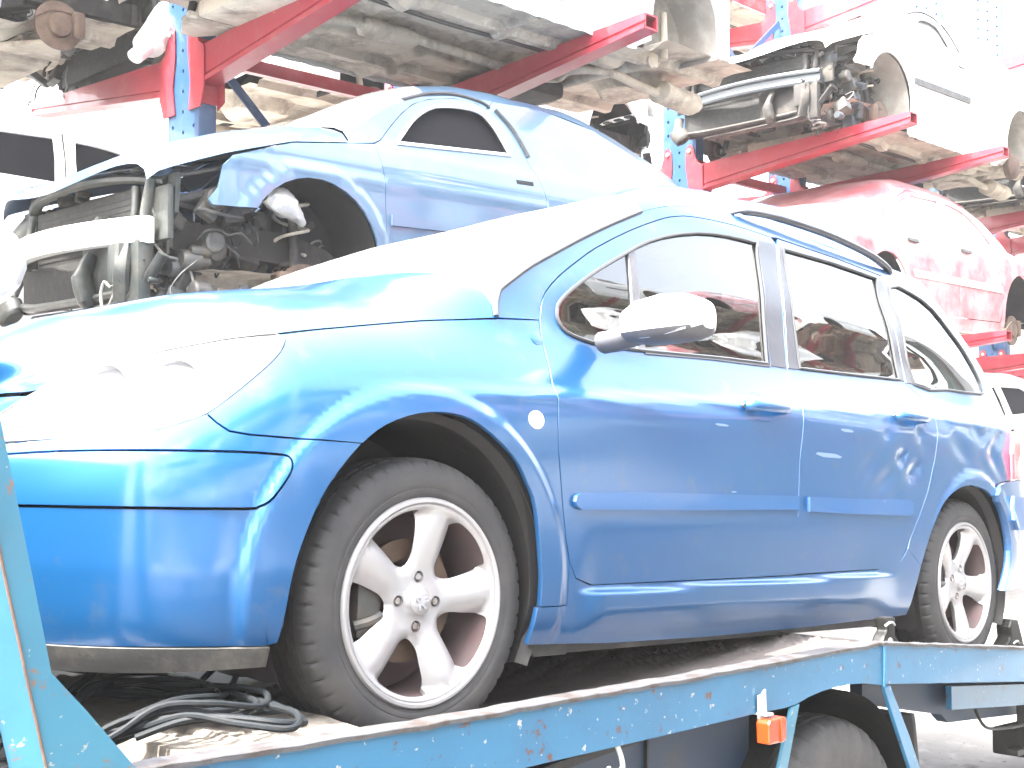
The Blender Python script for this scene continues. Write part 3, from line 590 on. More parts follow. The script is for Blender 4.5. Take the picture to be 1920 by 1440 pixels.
# wheel arch liners
for xc,r,sd in ((-.035,.375,0),(2.66,.365,0),(-.035,.375,1),(2.66,.365,1)):
    f=(lambda y:WD-y) if sd else (lambda y:y); zc=.345 if xc<1 else .325
    b=MB(); prof=[(f(y),rr) for y,rr in ((.022,r+.012),(.05,r-.004),(.09,r+.004),(.16,r-.002),(.20,r+.004),(.27,r),(.34,r-.02),(.36,r-.06),(.36,.02))]
    b.lathe(prof,(xc,0,zc),'y',40,R_(-28),R_(208)); b.build('wheel_arch_liner','liner',car)
# ---------- wheels ----------
def rim_face(rot0,RI=.213,yo=0.):
    """five broad spokes: disc with five rounded windows"""
    wins=[]
    for k in range(5):
        a=rot0+math.pi/5*(2*k+1)     # window centre, clockwise from top
        pts=[]
        for (rr,da) in ((.083,0),(.088,-8),(.105,-15),(.14,-18),(.178,-20),(.195,-19.5),(.201,-17),(.2025,-9),(.203,0),(.2025,9),(.201,17),(.195,19.5),(.178,20),(.14,18.5),(.105,15),(.088,8)):
            t=a+R_(da); pts.append((rr*math.sin(t),rr*math.cos(t)))
        wins.append(spl(pts,3,True))
    bolts=[[( .054*math.sin(a)+.0125*math.cos(t),.054*math.cos(a)+.0125*math.sin(t)) for t in np.linspace(0,2*math.pi,12,endpoint=False)] for a in (R_(2),R_(92),R_(182),R_(272))]
    out=[(RI*math.sin(t),RI*math.cos(t)) for t in np.linspace(0,2*math.pi,90,endpoint=False)]
    def fn(x,z,off=0.):
        r=np.hypot(x,z); a=np.arctan2(x,z)-rot0; d=(a/(2*math.pi/5)-np.round(a/(2*math.pi/5)))*2*math.pi/5*r  # lateral distance to spoke axis
        y=.030-.022*sm(.05,.20,r)+.006*sm(.05,.02,r)*0
        y=y-.012*(1-sm(.028,.034,r))+.010*(1-sm(.0,.06,np.abs(r-.055)))*.4
        y=y+.020*np.clip(np.abs(d)/.045,0,1.2)**2*sm(.06,.10,r)*(1-sm(.19,.205,r))
        y=y-.005*sm(.203,.208,r)
        return np.stack([x,y+off,z],-1)
    return out,wins,bolts,fn
def make_wheel(label,rot0,steer=0):
    wh=bpy.data.objects.new('wheel',None); COL.objects.link(wh); wh.parent=car
    # tyre with tread
    N=288; prof=[]
    # (y, r, groove flag)
    base=[(.022,.214),(.010,.222),(.0030,.236),(.0022,.2375),(.0014,.246),(.0026,.2475),(.0005,.252),(.000,.262),(.0015,.276),(.004,.285),(.009,.296),(.014,.303),(.020,.3085),(.030,.3125),(.040,.3150),(.048,.316),(.0485,.308),(.056,.308),(.0565,.3172),(.075,.3178),(.0755,.309),(.0845,.309),(.085,.318),(.110,.3183),(.1105,.309),(.1195,.309),(.12,.318),(.148,.3172),(.1485,.308),(.156,.308),(.1565,.316),(.175,.3125),(.185,.3085),(.192,.300),(.200,.280),(.205,.255),(.200,.23),(.185,.214)]
    V=[]
    for i in range(N):
        th=2*math.pi*i/N
        for j,(y,r) in enumerate(base):
            rr=r
            ph=(i%6)
            if 9<=j<=13 and ph in (0,): rr-=.006*(min(1,(j-8)/3)) 
            if 17<=j<=18 and (i+2)%6==0: rr-=.004
            if 21<=j<=22 and (i+4)%6==0: rr-=.004
            if j==5 : rr+=0
            V.append((rr*math.cos(th),y,rr*math.sin(th)))
    k=len(base); F=[(i*k+j,i*k+j+1,((i+1)%N)*k+j+1,((i+1)%N)*k+j) for i in range(N) for j in range(k-1)]
    b=MB(); b.add(V,F,True); b.build('tyre','tyre',wh,sharp=32)
    b=MB(); b.lathe([(.030,.212),(.004,.2135),(-.001,.218),(-.001,.2245),(.004,.228),(.012,.228)],(0,0,0),'y',96); b.build('rim_flange','alloy',wh)
    b=MB(); b.lathe([(.006,.2125),(.030,.206),(.06,.204),(.12,.200),(.18,.205),(.195,.213)],(0,0,0),'y',72); b.lathe([(.16,.203),(.165,.05)],(0,0,0),'y',48); b.build('rim_barrel','alloy_inner',wh)
    out,wins,bolts,fn=rim_face(rot0)
    rf=panel('rim_face',out,wh,'alloy',fn,None,wins+bolts,0,0,.009,.028)
    for a in (R_(2),R_(92),R_(182),R_(272)):
        b=MB(); c=(.054*math.sin(a),0,.054*math.cos(a)); b.lathe([(.045,.0125),(.03,.0125)],c,'y',14); b.lathe([(.033,.0005),(.033,.008),(.045,.009)],c,'y',6,smooth=False); b.build('wheel_bolt','steel',wh)
    b=MB(); b.lathe([(.0165,.0005),(.017,.024),(.020,.028),(.03,.029)],(0,0,0),'y',32); b.build('centre_cap','alloy',wh)
    # rearing lion emblem as a raised outline
    s=.0145; em=[(-.35,.95),(-.1,1.3),(.3,1.25),(.45,.95),(.25,.7),(.9,.8),(1.15,.55),(.75,.5),(.35,.35),(.85,.15),(1.15,.3),(1.2,.0),(.5,-.15),(.25,-.4),(.65,-.8),(.95,-.85),(.9,-1.1),(.4,-1.05),(-.05,-.6),(-.3,-.55),(-.35,-1.0),(-.15,-1.25),(-.6,-1.3),(-.75,-.7),(-.65,-.2),(-1.1,.1),(-1.2,.6),(-.9,.85),(-.85,.3),(-.5,.1),(-.45,.5),(-.75,.6),(-.7,.8)]
    b=MB(); b.prism([(x*s,z*s) for x,z in em],.0115,.019,bev=.0006); b.build('lion_badge','badge',wh)
    b=MB(); b.lathe([(.075,.09),(.075,.136),(.090,.136),(.090,.09)],(0,0,0),'y',48,smooth=False); b.lathe([(.072,.0005),(.072,.075),(.10,.078)],(0,0,0),'y',32); b.build('brake_disc','disc_rust',wh)
    cb=MB(); cb.box((-.115,.085,.0),(.07,.07,.16),bev=.02); cb.tube([(-.15,.06,-.05),(-.12,.045,-.04),(-.09,.05,-.03)],.012,8); cb.build('brake_caliper','metal_part',wh)
    return wh
def copy_wheel(w,mir=False):
    c=bpy.data.objects.new('wheel',None); COL.objects.link(c); c.parent=car
    for ch in w.children: d=ch.copy(); COL.objects.link(d); d.parent=c
    return c
wf=make_wheel('',R_(12)); wf.location=(0,.035,.318)
w2=copy_wheel(wf); w2.location=(2.708,.035,.318); w2.rotation_euler=(0,R_(15),0)
for x in (0,2.708):
    w3=copy_wheel(wf); w3.location=(x,WD-.035,.318); w3.rotation_euler=(0,0,math.pi)
# ================= ground =================
def ground():
    n=90; xs=np.sign(np.linspace(-1,1,n))*np.abs(np.linspace(-1,1,n))**2.2*150+8; ys=np.sign(np.linspace(-1,1,n))*np.abs(np.linspace(-1,1,n))**2.2*150+3
    P=np.zeros((n,n,3))
    for i in range(n):
        for j in range(n): P[i,j]=(xs[i],ys[j],.02*noise.noise(Vector((xs[i]*.5,ys[j]*.5,0)))-.02)
    b=MB(); b.grid(P,flip=False); g=b.build('ground',mat('concrete',(.15,.145,.135),.9,dirt=[((.09,.087,.083),.9,.45,.7,.6),((.035,.034,.032),3.3,.58,.66,.7),((.20,.195,.185),9,.5,.7,.6),((.02,.019,.018),24,.64,.68,.7)],bump=.3,bscale=14)); g['kind']='structure'
ground()
b=MB(); n=60; P=np.array([[(x,y+.12*noise.noise(Vector((x*.8,y,0))),.012+.02*0) for y in (-60,-30,-12,-6,-3,-1.2,-.35)] for x in np.linspace(-60,60,121)]); b.grid(P); r_=b.build('shade_ground_strip','shade_ground'); r_['kind']='structure'  # strip added out of view so the doors mirror dark ground
# ================= flatbed recovery truck =================
tr=root('recovery_truck','blue flatbed recovery truck with chipped paint carrying the blue estate car','truck',MCAR)
TM=[]
railT=[(-1.25,.090),(-.76,.106),(-.29,.114),(.43,.137),(1.49,.175)]
pol=[(-1.25,-.06),(-.40,-.005),(.43,.024),(.852,.040),(.985,.042),(1.04,.047),(1.10,.060),(1.17,.070),(1.24,.075),(1.313,.077),(1.40,.073),(1.49,.062),(1.515,.060),(1.515,.172),(1.49,.175)]+railT[::-1][1:]
b=MB(); b.prism(drop(pol),-.25,-.222); b.build('side_rail','truck_blue',tr)
b=MB(); b.prism([(1.518,.172),(1.518,.062),(2.5,-.003),(4.3,-.123),(4.3,-.01),(2.52,.107)],-.25,-.222); b.build('side_rail','truck_blue',tr)
b=MB(); b.tube([(1.505,-.252,.055),(1.507,-.253,.12),(1.508,-.252,.172)],.006,8); b.build('weld_seam','truck_blue',tr)
def bar(pts,w,h,name,m,parent,y0,step=.05,jit=.0015):
    # flat bar following pts (x,z), section w (y) by h (z), slightly dented
    q=dense(pts,step,False); V=[];rng=random.Random(3)
    for x,z in q:
        j=rng.uniform(-jit,jit); e=.0018
        for dy,dz in ((0,-h),(0,-e),(e,0),(w-e,0),(w,-e),(w,-h)): V.append((x,y0+dy+j,z+h/2+dz+j))
    k=6; F=[(i*k+a,i*k+(a+1)%k,(i+1)*k+(a+1)%k,(i+1)*k+a) for i in range(len(q)-1) for a in range(k)]; F+=[tuple(range(k)),tuple(len(q)*k-1-a for a in range(k))]
    bm=bmesh.new(); vs=[bm.verts.new(v) for v in V]
    for f in F: bm.faces.new([vs[i] for i in f])
    bmesh.ops.recalc_face_normals(bm,faces=bm.faces); me=bpy.data.meshes.new(name); bm.to_mesh(me); bm.free(); return link(name,me,m,parent)
bar([(x,z+.002) for x,z in railT],.055,.010,'top_lip','lip_metal',tr,-.256)
bar([(1.493,.177),(1.51,.177),(2.52,.109),(4.3,-.008)],.055,.010,'top_lip','lip_metal',tr,-.256)
bar([(-1.2,.128),(-.76,.128),(-.2,.134)],.03,.0,'top_lip','lip_metal',tr,-.2) if 0 else None
# deck: raised diamond mesh plate
def zd(x): return np.where(x<1.5,.118*x-.002,.175-.15*(x-1.5))
def deck():
    x=np.arange(-.95,1.5,.0085); y=np.arange(-.2,1.05,.0105); X,Y=np.meshgrid(x,y,indexing='ij')
    a=np.sin(X*2*np.pi/.066+Y*2*np.pi/.095);c=np.sin(X*2*np.pi/.066-Y*2*np.pi/.095)
    h=.013*np.clip(.25-np.minimum(np.abs(a),np.abs(c)),0,.25)/.25*(.6+.4*np.sin(Y*9+X*5))
    b=MB(); b.grid(np.stack([X,Y,zd(X)+h],-1)); b.build('deck_plate','deck',tr)
    b=MB(); b.box((.25,.9,-.03),(2.5,2.2,.02)); b.v=[(x_,y_,float(zd(np.array(x_)))-.035+(.01 if z_>-.03 else -.01)) for x_,y_,z_ in b.v]; b.build('deck_base','black_metal',tr)
    b=MB()
    for y0,y1 in ((-.2,.42),(1.3,2.0)): 
        P=np.array([[(xx,yy,.175-.150*(xx-1.5) if xx>1.5 else .172) for yy in (y0,y1)] for xx in (1.50,1.9,2.3,2.7,3.2,4.2)]); P[3:,:,2]=[[-.004]*2,[-.05]*2,[-.12]*2]; b.grid(P)
    b.build('ramp_plate','deck',tr)
    b=MB(); b.prism([(1.495,.166),(1.515,.166),(1.515,.181),(1.495,.181)],-.2,2.0); b.build('deck_crest','lip_metal',tr)
deck()
# far side rail
b=MB(); b.prism([(-1.25,-.06),(1.49,.0),(1.49,.12),(-1.25,.06)],2.02,2.05); b.build('side_rail','truck_blue',tr)
# front gusset and leaning post
g1=[(-1.12,.86),(-1.085,.70),(-1.036,.530),(-.998,.395),(-.962,.264),(-.905,.206),(-.82,.113),(-.70,-.005),(-.92,-.06),(-.959,.13),(-1.041,.409),(-1.16,.86)]
b=MB(); b.prism(g1,-.262,-.250); b.build('corner_post','truck_cyan',tr)
b=MB(); P=np.array([[(-1.16,-.262,.86),(-1.205,-.240,.86)],[(-1.041,-.262,.409),(-1.083,-.240,.409)],[(-.959,-.262,.13),(-.998,-.240,.13)],[(-.92,-.262,-.06),(-.956,-.240,-.06)]]); b.grid(P); P2=P+np.array([.0,.012,0]); b.grid(P2,flip=True); b.build('corner_post_flange','truck_cyan',tr)
b=MB(); b.tube([(p[0][0]-.001,p[0][1]-.002,p[0][2]) for p in P],.0022,6,sub=1); b.build('weld_seam','rust',tr)
b=MB(); b.box((-1.25,.9,.35),(.05,2.2,.9),bev=.01); b.build('headboard','truck_dark',tr)
# under panel, subframe
b=MB(); b.prism([(-1.25,-.75),(1.0,-.75),(1.0,.03),(.4,.02),(-1.25,-.06)],-.13,-.10); b.build('side_skirt','truck_dark',tr)
b=MB(); b.box((.56,-.135,-.3),(.006,.01,.62)); b.build('skirt_seam','black_metal',tr)
b=MB(); b.prism([(1.62,.05),(4.2,-.12),(4.2,-.22),(2.2,-.13),(2.15,-.10),(1.62,-.02)],-.12,-.08); b.build('chassis_beam','truck_dark',tr)
b=MB(); b.prism([(2.12,.0),(4.2,-.13),(4.2,-.20),(2.12,-.075)],-.17,-.15); b.build('outrigger_plate','truck_blue',tr)
b=MB(); b.box((3.2,-.1,-.27),(.75,.2,.10),bev=.01); b.box((2.72,-.16,-.19),(.035,.03,.16)); b.box((2.72,-.16,-.27),(.2,.04,.02)); b.tube([(2.3,-.17,-.09),(2.35,-.18,-.15),(2.5,-.18,-.17),(2.8,-.18,-.18)],.006,6); b.build('rear_step','black_metal',tr)
# mudguard: braces, housing, flap
b=MB(); b.prism([(1.010,.040),(1.050,.046),(.985,-.13),(.93,-.30),(.885,-.30),(.94,-.13)],-.252,-.244); b.build('mudguard_brace','truck_cyan',tr)
b=MB(); b.prism([(1.505,.055),(1.545,.055),(1.66,-.10),(1.74,-.225),(1.695,-.245),(1.615,-.12)],-.252,-.240,bev=.002); b.build('mudguard_brace','truck_blue',tr)
b=MB(); b.lathe([(-.20,.47),(-.05,.475),(.15,.47),(.16,.1)],(1.33,0,-.42),'y',30,R_(15),R_(165)); b.build('mudguard','black_metal',tr)
b=MB(); b.box((1.83,-.02,-.28),(.02,.36,.46),Matrix.Rotation(R_(-10),3,'Y'),bev=.004); b.build('mud_flap','liner',tr)
# truck wheel
def truck_wheel(x,y,z):
    wl=bpy.data.objects.new('wheel',None); COL.objects.link(wl); wl.parent=tr; wl.location=(x,y,z)
    base=[(.02,.215),(.0,.25),(-.004,.30),(.002,.345),(.012,.365),(.022,.376),(.045,.384),(.060,.386),(.061,.374),(.070,.374),(.071,.387),(.098,.389),(.099,.375),(.109,.375),(.110,.389),(.135,.387),(.136,.374),(.146,.374),(.147,.386),(.175,.383),(.195,.372),(.21,.34),(.205,.25),(.19,.215)]
    N=160; V=[]
    for i in range(N):
        th=2*math.pi*i/N
        for j,(yy,r) in enumerate(base):
            rr=r-(.013 if (3<=j<=9 and i%5 in (0,)) else 0)-(.009 if (11<=j<=12 and (i+1)%5==0) else 0)-(.009 if (9<=j<=9 and (i+2)%5==0) else 0)
            V.append((rr*math.cos(th),yy,rr*math.sin(th)))
    k=len(base); F=[(i*k+j,i*k+j+1,((i+1)%N)*k+j+1,((i+1)%N)*k+j) for i in range(N) for j in range(k-1)]
    b=MB(); b.add(V,F,True); b.build('tyre','tyre_worn',wl,sharp=32)
    b=MB(); b.lathe([(.02,.216),(.012,.222),(.02,.21),(.05,.20),(.09,.19),(.10,.15),(.055,.13),(.05,.09),(.02,.085),(.015,.0005)],(0,0,0),'y',48); b.build('rim','rust',wl)
truck_wheel(1.35,-.20,-.415)
# amber marker lamp on its bracket
ml=None
b=MB(); b.prism([(.835,-.028),(.912,-.022),(.914,.028),(.906,.034),(.838,.030),(.832,.022)],-.300,-.262,bev=.004); ml=b.build('marker_lamp','amber',tr)
b=MB(); b.box((.884,-.302,.003),(.004,.004,.055)); b.box((.873,-.281,-.0245),(.07,.034,.006),bev=.002); b.build('lamp_rib','amber',ml)
b=MB(); b.prism([(.848,.085),(.878,.088),(.882,.03),(.850,.028)],-.262,-.254,bev=.001); b.box((.865,-.262,.04),(.03,.04,.006)); b.tube([(.865,-.265,.088),(.862,-.268,.098),(.858,-.262,.088)],.003,6); b.build('lamp_bracket','galv',ml)
b=MB(); b.tube([(.33,-.235,.02),(.335,-.245,-.01),(.33,-.25,-.03),(.30,-.25,-.036),(.285,-.25,-.022)],.006,8); b.build('tie_hook','galv',tr)
# ================= loose things on the deck =================
pk=root('wooden_plank','weathered grey wooden plank lying under the front tyre on the truck deck','plank',MCAR)
def plank():
    n,m=46,22; P=np.zeros((n,m,3)); 
    for i in range(n):
        for j in range(m):
            y=-.13+1.1*i/(n-1); xx=-.62+.385*j/(m-1)
            e=.012*noise.noise(Vector((y*2,j*.9,1))) +.004*noise.noise(Vector((y*14,j*3.1,1)))
            P[i,j]=(xx+(.02*noise.noise(Vector((y*7,0,3))) if j in (0,m-1) else 0),y+(.03*noise.noise(Vector((xx*18,0,9))) if i==0 else 0),float(.088+.02*(xx+.235))+e)
    b=MB(); b.grid(P,flip=True); Q=P.copy(); Q[...,2]-=.07; b.grid(Q)
    for e1,e2 in ((P[0],Q[0]),(P[:,0],Q[:,0]),(P[:,-1],Q[:,-1])): b.grid(np.stack([e1,(e1+e2)/2+np.array([[.004*noise.noise(Vector((k*.7,0,0))),.01*noise.noise(Vector((k*.9,3,0))),0] for k in range(len(e1))]),e2],0))
    b.build('board','wood',pk)
plank()
cb=root('cable_coil','loose heap of thin black cable in loops on the front of the truck deck','cable',MCAR)
def cable():
    rng=random.Random(11)
    for s in range(7):
        cx,cy=-.60+rng.uniform(-.06,.08),.22+rng.uniform(-.08,.1); rx,ry=rng.uniform(.15,.26),rng.uniform(.14,.3); a=rng.uniform(0,6.28); pts=[]
        L=rng.randint(14,22); ph=rng.uniform(-.5,.5)
        for k in range(L):
            t=a+k*.42; q=1+.18*math.sin(k*1.3+s); x=cx+rx*q*math.cos(t); y=cy+ry*q*math.sin(t+ph)
            pts.append((x,y,max(.02,.105-.5*max(0,-.62-x))+.006*s+.018*abs(math.sin(k*.9+s*2))))
        MB().tube(pts,.0065,8,sub=5).build('cable_loop','cable',cb)
    MB().tube([(-.45,.16,.11),(-.36,.22,.15),(-.30,.30,.185),(-.31,.36,.17),(-.38,.33,.13),(-.46,.22,.115),(-.58,.10,.11)],.0068,8,sub=6).build('cable_loop','cable',cb)
    MB().tube([(-.66,.42,.08),(-.60,.42,.14),(-.53,.40,.20)],.0085,8,sub=6).build('cable_end','cable',cb)
cable()
# wheel chock brackets before and behind the rear wheel
for (nm,lab,pts,y0,y1) in (('wheel_stop','black steel wheel stop with a bolt hole in front of the rear tyre',[(1.72,.125),(1.80,.125),(1.82,.16),(1.795,.18),(1.80,.235),(1.735,.235),(1.75,.195),(1.73,.18),(1.71,.155)],-.14,-.10),
    ('wheel_stop','black steel wheel stop leaning behind the rear tyre at the deck edge',[(3.01,.03),(3.16,-.01),(3.18,.02),(3.13,.11),(3.10,.165),(3.04,.17),(3.02,.14),(3.03,.10),(2.985,.07)],.0,.06)):
    w_=root(nm,lab,'wheel chock',MCAR,'wheel stops at the rear wheel'); b=MB(); b.prism(pts,y0,y1,bev=.008); b.build('bracket','black_metal',w_)
    cx_=sum(p[0] for p in pts)/len(pts); b=MB(); zc_=min(p[1] for p in pts)+.035
    b.lathe([(y0-.004,.0005),(y0-.004,.012),(y0+.004,.013)],(cx_,0,zc_),'y',16); b.tube([(cx_-.03,y0,zc_+.05),(cx_,y0-.004,zc_+.06),(cx_+.03,y0,zc_+.05)],.004,6); b.build('bolt','galv',w_)
# ================= storage rack =================
def T(x,y,z,rz=0.): return Matrix.Translation((x,y,z))@Matrix.Rotation(rz,4,'Z')
def rack(name,label,XS,y0,lev,height,sides=(-1,1),braces=True,ox=0):
    rk=root(name,label,'storage rack',T(XS[0],y0,0))
    def hole_col():
        pass
    W2,D2=.17,.056
    # one column with holes, built once
    zs=np.arange(.2,height-.1,.1167)
    def column():
        out=[(-W2,0),(W2,0),(W2,height),(-W2,height)]; holes=[]
        for k,z in enumerate(zs):
            for i,dy in enumerate((-.115,0,.115)):
                zz=z+(.0 if i==1 else .045 if i==2 else .02)
                if 2.2<z<height: holes.append([(dy+.0125*math.cos(a),zz+.0125*math.sin(a)) for a in np.linspace(0,2*math.pi,8,endpoint=False)])
        fn=lambda s,z,off=0.: np.stack([-D2+0*s+off,s,z],-1)
        nf=lambda s,z: np.stack([-1+0*s,0*s,0*s],-1)
        return out,holes,fn,nf
    out,holes,fn,nf=column(); proto=None
    for k,X in enumerate(XS):
        if proto is None:
            # front face with the holes (winding reversed: outward is -x)
            c=panel('column',[(-a,b) for a,b in out],rk,'rack_blue',lambda s,z,off=0.:np.stack([-D2+0*s,-s,z],-1),nf,[[(-a,b) for a,b in h] for h in holes],0,0,.35,.02)
            b=MB(); b.box((-D2+.012+.02,0,height/2),(.002,2*W2-.01,height)); b.box((0,W2-.004,height/2),(2*D2-.002,.008,height),bev=.002); b.box((0,-W2+.004,height/2),(2*D2-.002,.008,height),bev=.002); b.box((D2-.004,0,height/2),(.006,2*W2-.018,height))
            b.box((-D2-.2,0,.006),(.1,.5,.012)) if 0 else b.box((0,0,.006),(.5,.5,.012))
            cb_=b.build('column_channel','rack_blue',c); c['label']='blue column punched with three rows of holes'; proto=c
            c.location=(X-XS[0],0,0)
        else:
            c=proto.copy(); COL.objects.link(c); c.parent=rk; c.location=(X-XS[0],0,0)
            for ch in proto.children: d=ch.copy(); COL.objects.link(d); d.parent=c
    # arms
    L=2.06
    def arm_mesh(sd):
        me=bpy.data.meshes.new('arm'); b=MB(); rise=.17
        r0,r1=.215,.085; yA=W2+.01; yB=L; 
        def sec(y,h,zc):
            return [(-.05,y,zc-h/2),(-.062,y,zc-h/2),(-.062,y,zc-h/2+.022),(-.046,y,zc-h/2+.026),(-.046,y,zc-h/2+.040),(-.055,y,zc-h/2+.045),(-.055,y,zc+h/2),(.055,y,zc+h/2),(.055,y,zc-h/2)]
        S_=[sec(sd*yA,r0,0),sec(sd*(yA+(yB-yA)*.5),(r0+r1)/2,rise*.5),sec(sd*yB,r1,rise)]; k=9; V=[p for s_ in S_ for p in s_]
        F=[(i*k+a,i*k+(a+1)%k,(i+1)*k+(a+1)%k,(i+1)*k+a) for i in range(2) for a in range(k)]
        # open tube end
        y=sd*yB; zc=rise; h=r1; I=[(-.045,y,zc-h/2+.010),(-.045,y,zc+h/2-.01),(.045,y,zc+h/2-.01),(.045,y,zc-h/2+.01)]; O=[(-.0551,y,zc-h/2),(-.0551,y,zc+h/2),(.055,y,zc+h/2),(.055,y,zc-h/2)]
        J=[(a,b2-sd*.12,c) for a,b2,c in I]; n0=len(V); V+=O+I+J
        for q in range(4): r=(q+1)%4; F+= [(n0+q,n0+r,n0+4+r,n0+4+q),(n0+4+q,n0+4+r,n0+8+r,n0+8+q)]
        F.append((n0+8,n0+9,n0+10,n0+11))
        bm=bmesh.new(); vs=[bm.verts.new(v) for v in V]
        for f in F:
            try: bm.faces.new([vs[i] for i in f])
            except Exception: pass
        bmesh.ops.recalc_face_normals(bm,faces=bm.faces); me=bpy.data.meshes.new('arm'); bm.to_mesh(me); bm.free(); me.materials.append(MT['rack_red'])
        # hook plate
        yy=lambda v:sd*v
        pts=[(.075,-.235),(.205,-.235),(.245,-.13),(.245,.10),(.19,.13),(.165,.20),(.155,.25),(.13,.285),(.10,.285),(.075,.25),(.07,.10),(.10,-.08)]
        pb=MB(); pts2=[(yy(a),c) for a,c in pts]; pb.prism(pts2,-D2-.012,-D2-.003,axis='x',bev=.002); pb.prism([(yy(a),c) for a,c in [(.172,-.235),(.245,-.20),(.245,.11),(.19,.13),(.172,.1)]],D2+.003,D2+.010,axis='x'); pb.box((0,yy(W2+.014),-.03),(2*D2+.01,.012,.36))
        pm=pb.mesh('connector'); pm.materials.append(MT['rack_red'])
        bb=MB(); bb.lathe([(-D2-.026,.0005),(-D2-.026,.016),(-D2-.012,.018)],(0,yy(.112),.235),'x',12); bm2=bb.mesh('bolt'); bm2.materials.append(MT['galv'])
        return me,pm,bm2
    ms={sd:arm_mesh(sd) for sd in sides}
    for X in XS:
        for z in lev:
            for sd in sides:
                a=bpy.data.objects.new('arm',ms[sd][0]); COL.objects.link(a); a.parent=rk; a.location=(X-XS[0],0,z)
                for nm,me in (('connector_plate',ms[sd][1]),('bolt',ms[sd][2])):
                    c=bpy.data.objects.new(nm,me); COL.objects.link(c); c.parent=a
    if braces:
        for i in range(len(XS)-1):
            a,b_=XS[i]-XS[0]+.06,XS[i+1]-XS[0]-.06
            if XS[i+1]-XS[i]>2: continue
            for z0,z1 in ((2.35,3.75),(.6,2.0),(4.1,5.3)):
                for q in ((z0,z1),(z1,z0)):
                    m=MB(); yo=.03 if q[0]<q[1] else -.03
                    d=Vector((b_-a,0,q[1]-q[0])); ang=math.atan2(d.z,d.x)
                    m.box(((a+b_)/2,yo,(q[0]+q[1])/2),(d.length,.012,.055),Matrix.Rotation(-ang,3,'Y')); m.build('brace','rack_blue',rk)
        for i in range(len(XS)-1):
            if XS[i+1]-XS[i]>2: continue
            for z in (lev[-1]-1.55,):
                m=MB(); m.box(((XS[i]+XS[i+1])/2-XS[0],.0,z),(XS[i+1]-XS[i]-.12,.05,.08)); m.build('tie_beam','rack_red',rk)
    return rk
PX_=[-1.20,.42,3.42,5.01,8.05,9.67,12.66,14.29,17.2,18.8]
rack('cantilever_rack','blue and red steel cantilever rack holding stripped cars behind the blue estate car',PX_,6.0,(.60,2.07,3.58,5.25),8.2)
# ================= stripped cars =================
ZT=np.array([.0,.12,.2,.3,.5,.7,.8,.88,.93,1.0,1.1,1.2,1.3,1.36,1.42]); IT=np.array([.10,.06,.03,.01,0,.0,.008,.03,.055,.08,.115,.155,.20,.25,.34])
def wfn(L=4.2,fo=.85,zs=1.,W=1.68):
    def fn(x,z,off=0.):
        x=np.asarray(x,float);z=np.asarray(z,float)
        d=np.interp(z/zs,ZT,IT); a=np.clip((-.35-x)/(fo-.35),0,1.3); c=np.clip((x-(L-fo-.75))/.75,0,1.3)
        d=d+.30*a**2.2+.25*c**2.4
        for cx in (0,2.5):
            q=np.hypot(x-cx,z-.34); d=d-.014*(1-sm(.385,.43,q))*(z>.2)
        d=d-.006*np.exp(-((z-.72-.01*x)/.02)**2)
        return np.stack([x,d+off,z],-1)
    return fn
def arc(cx,cz,r,a0,a1,n=12): return [(cx+r*math.cos(R_(a)),cz+r*math.sin(R_(a))) for a in np.linspace(a0,a1,n)]
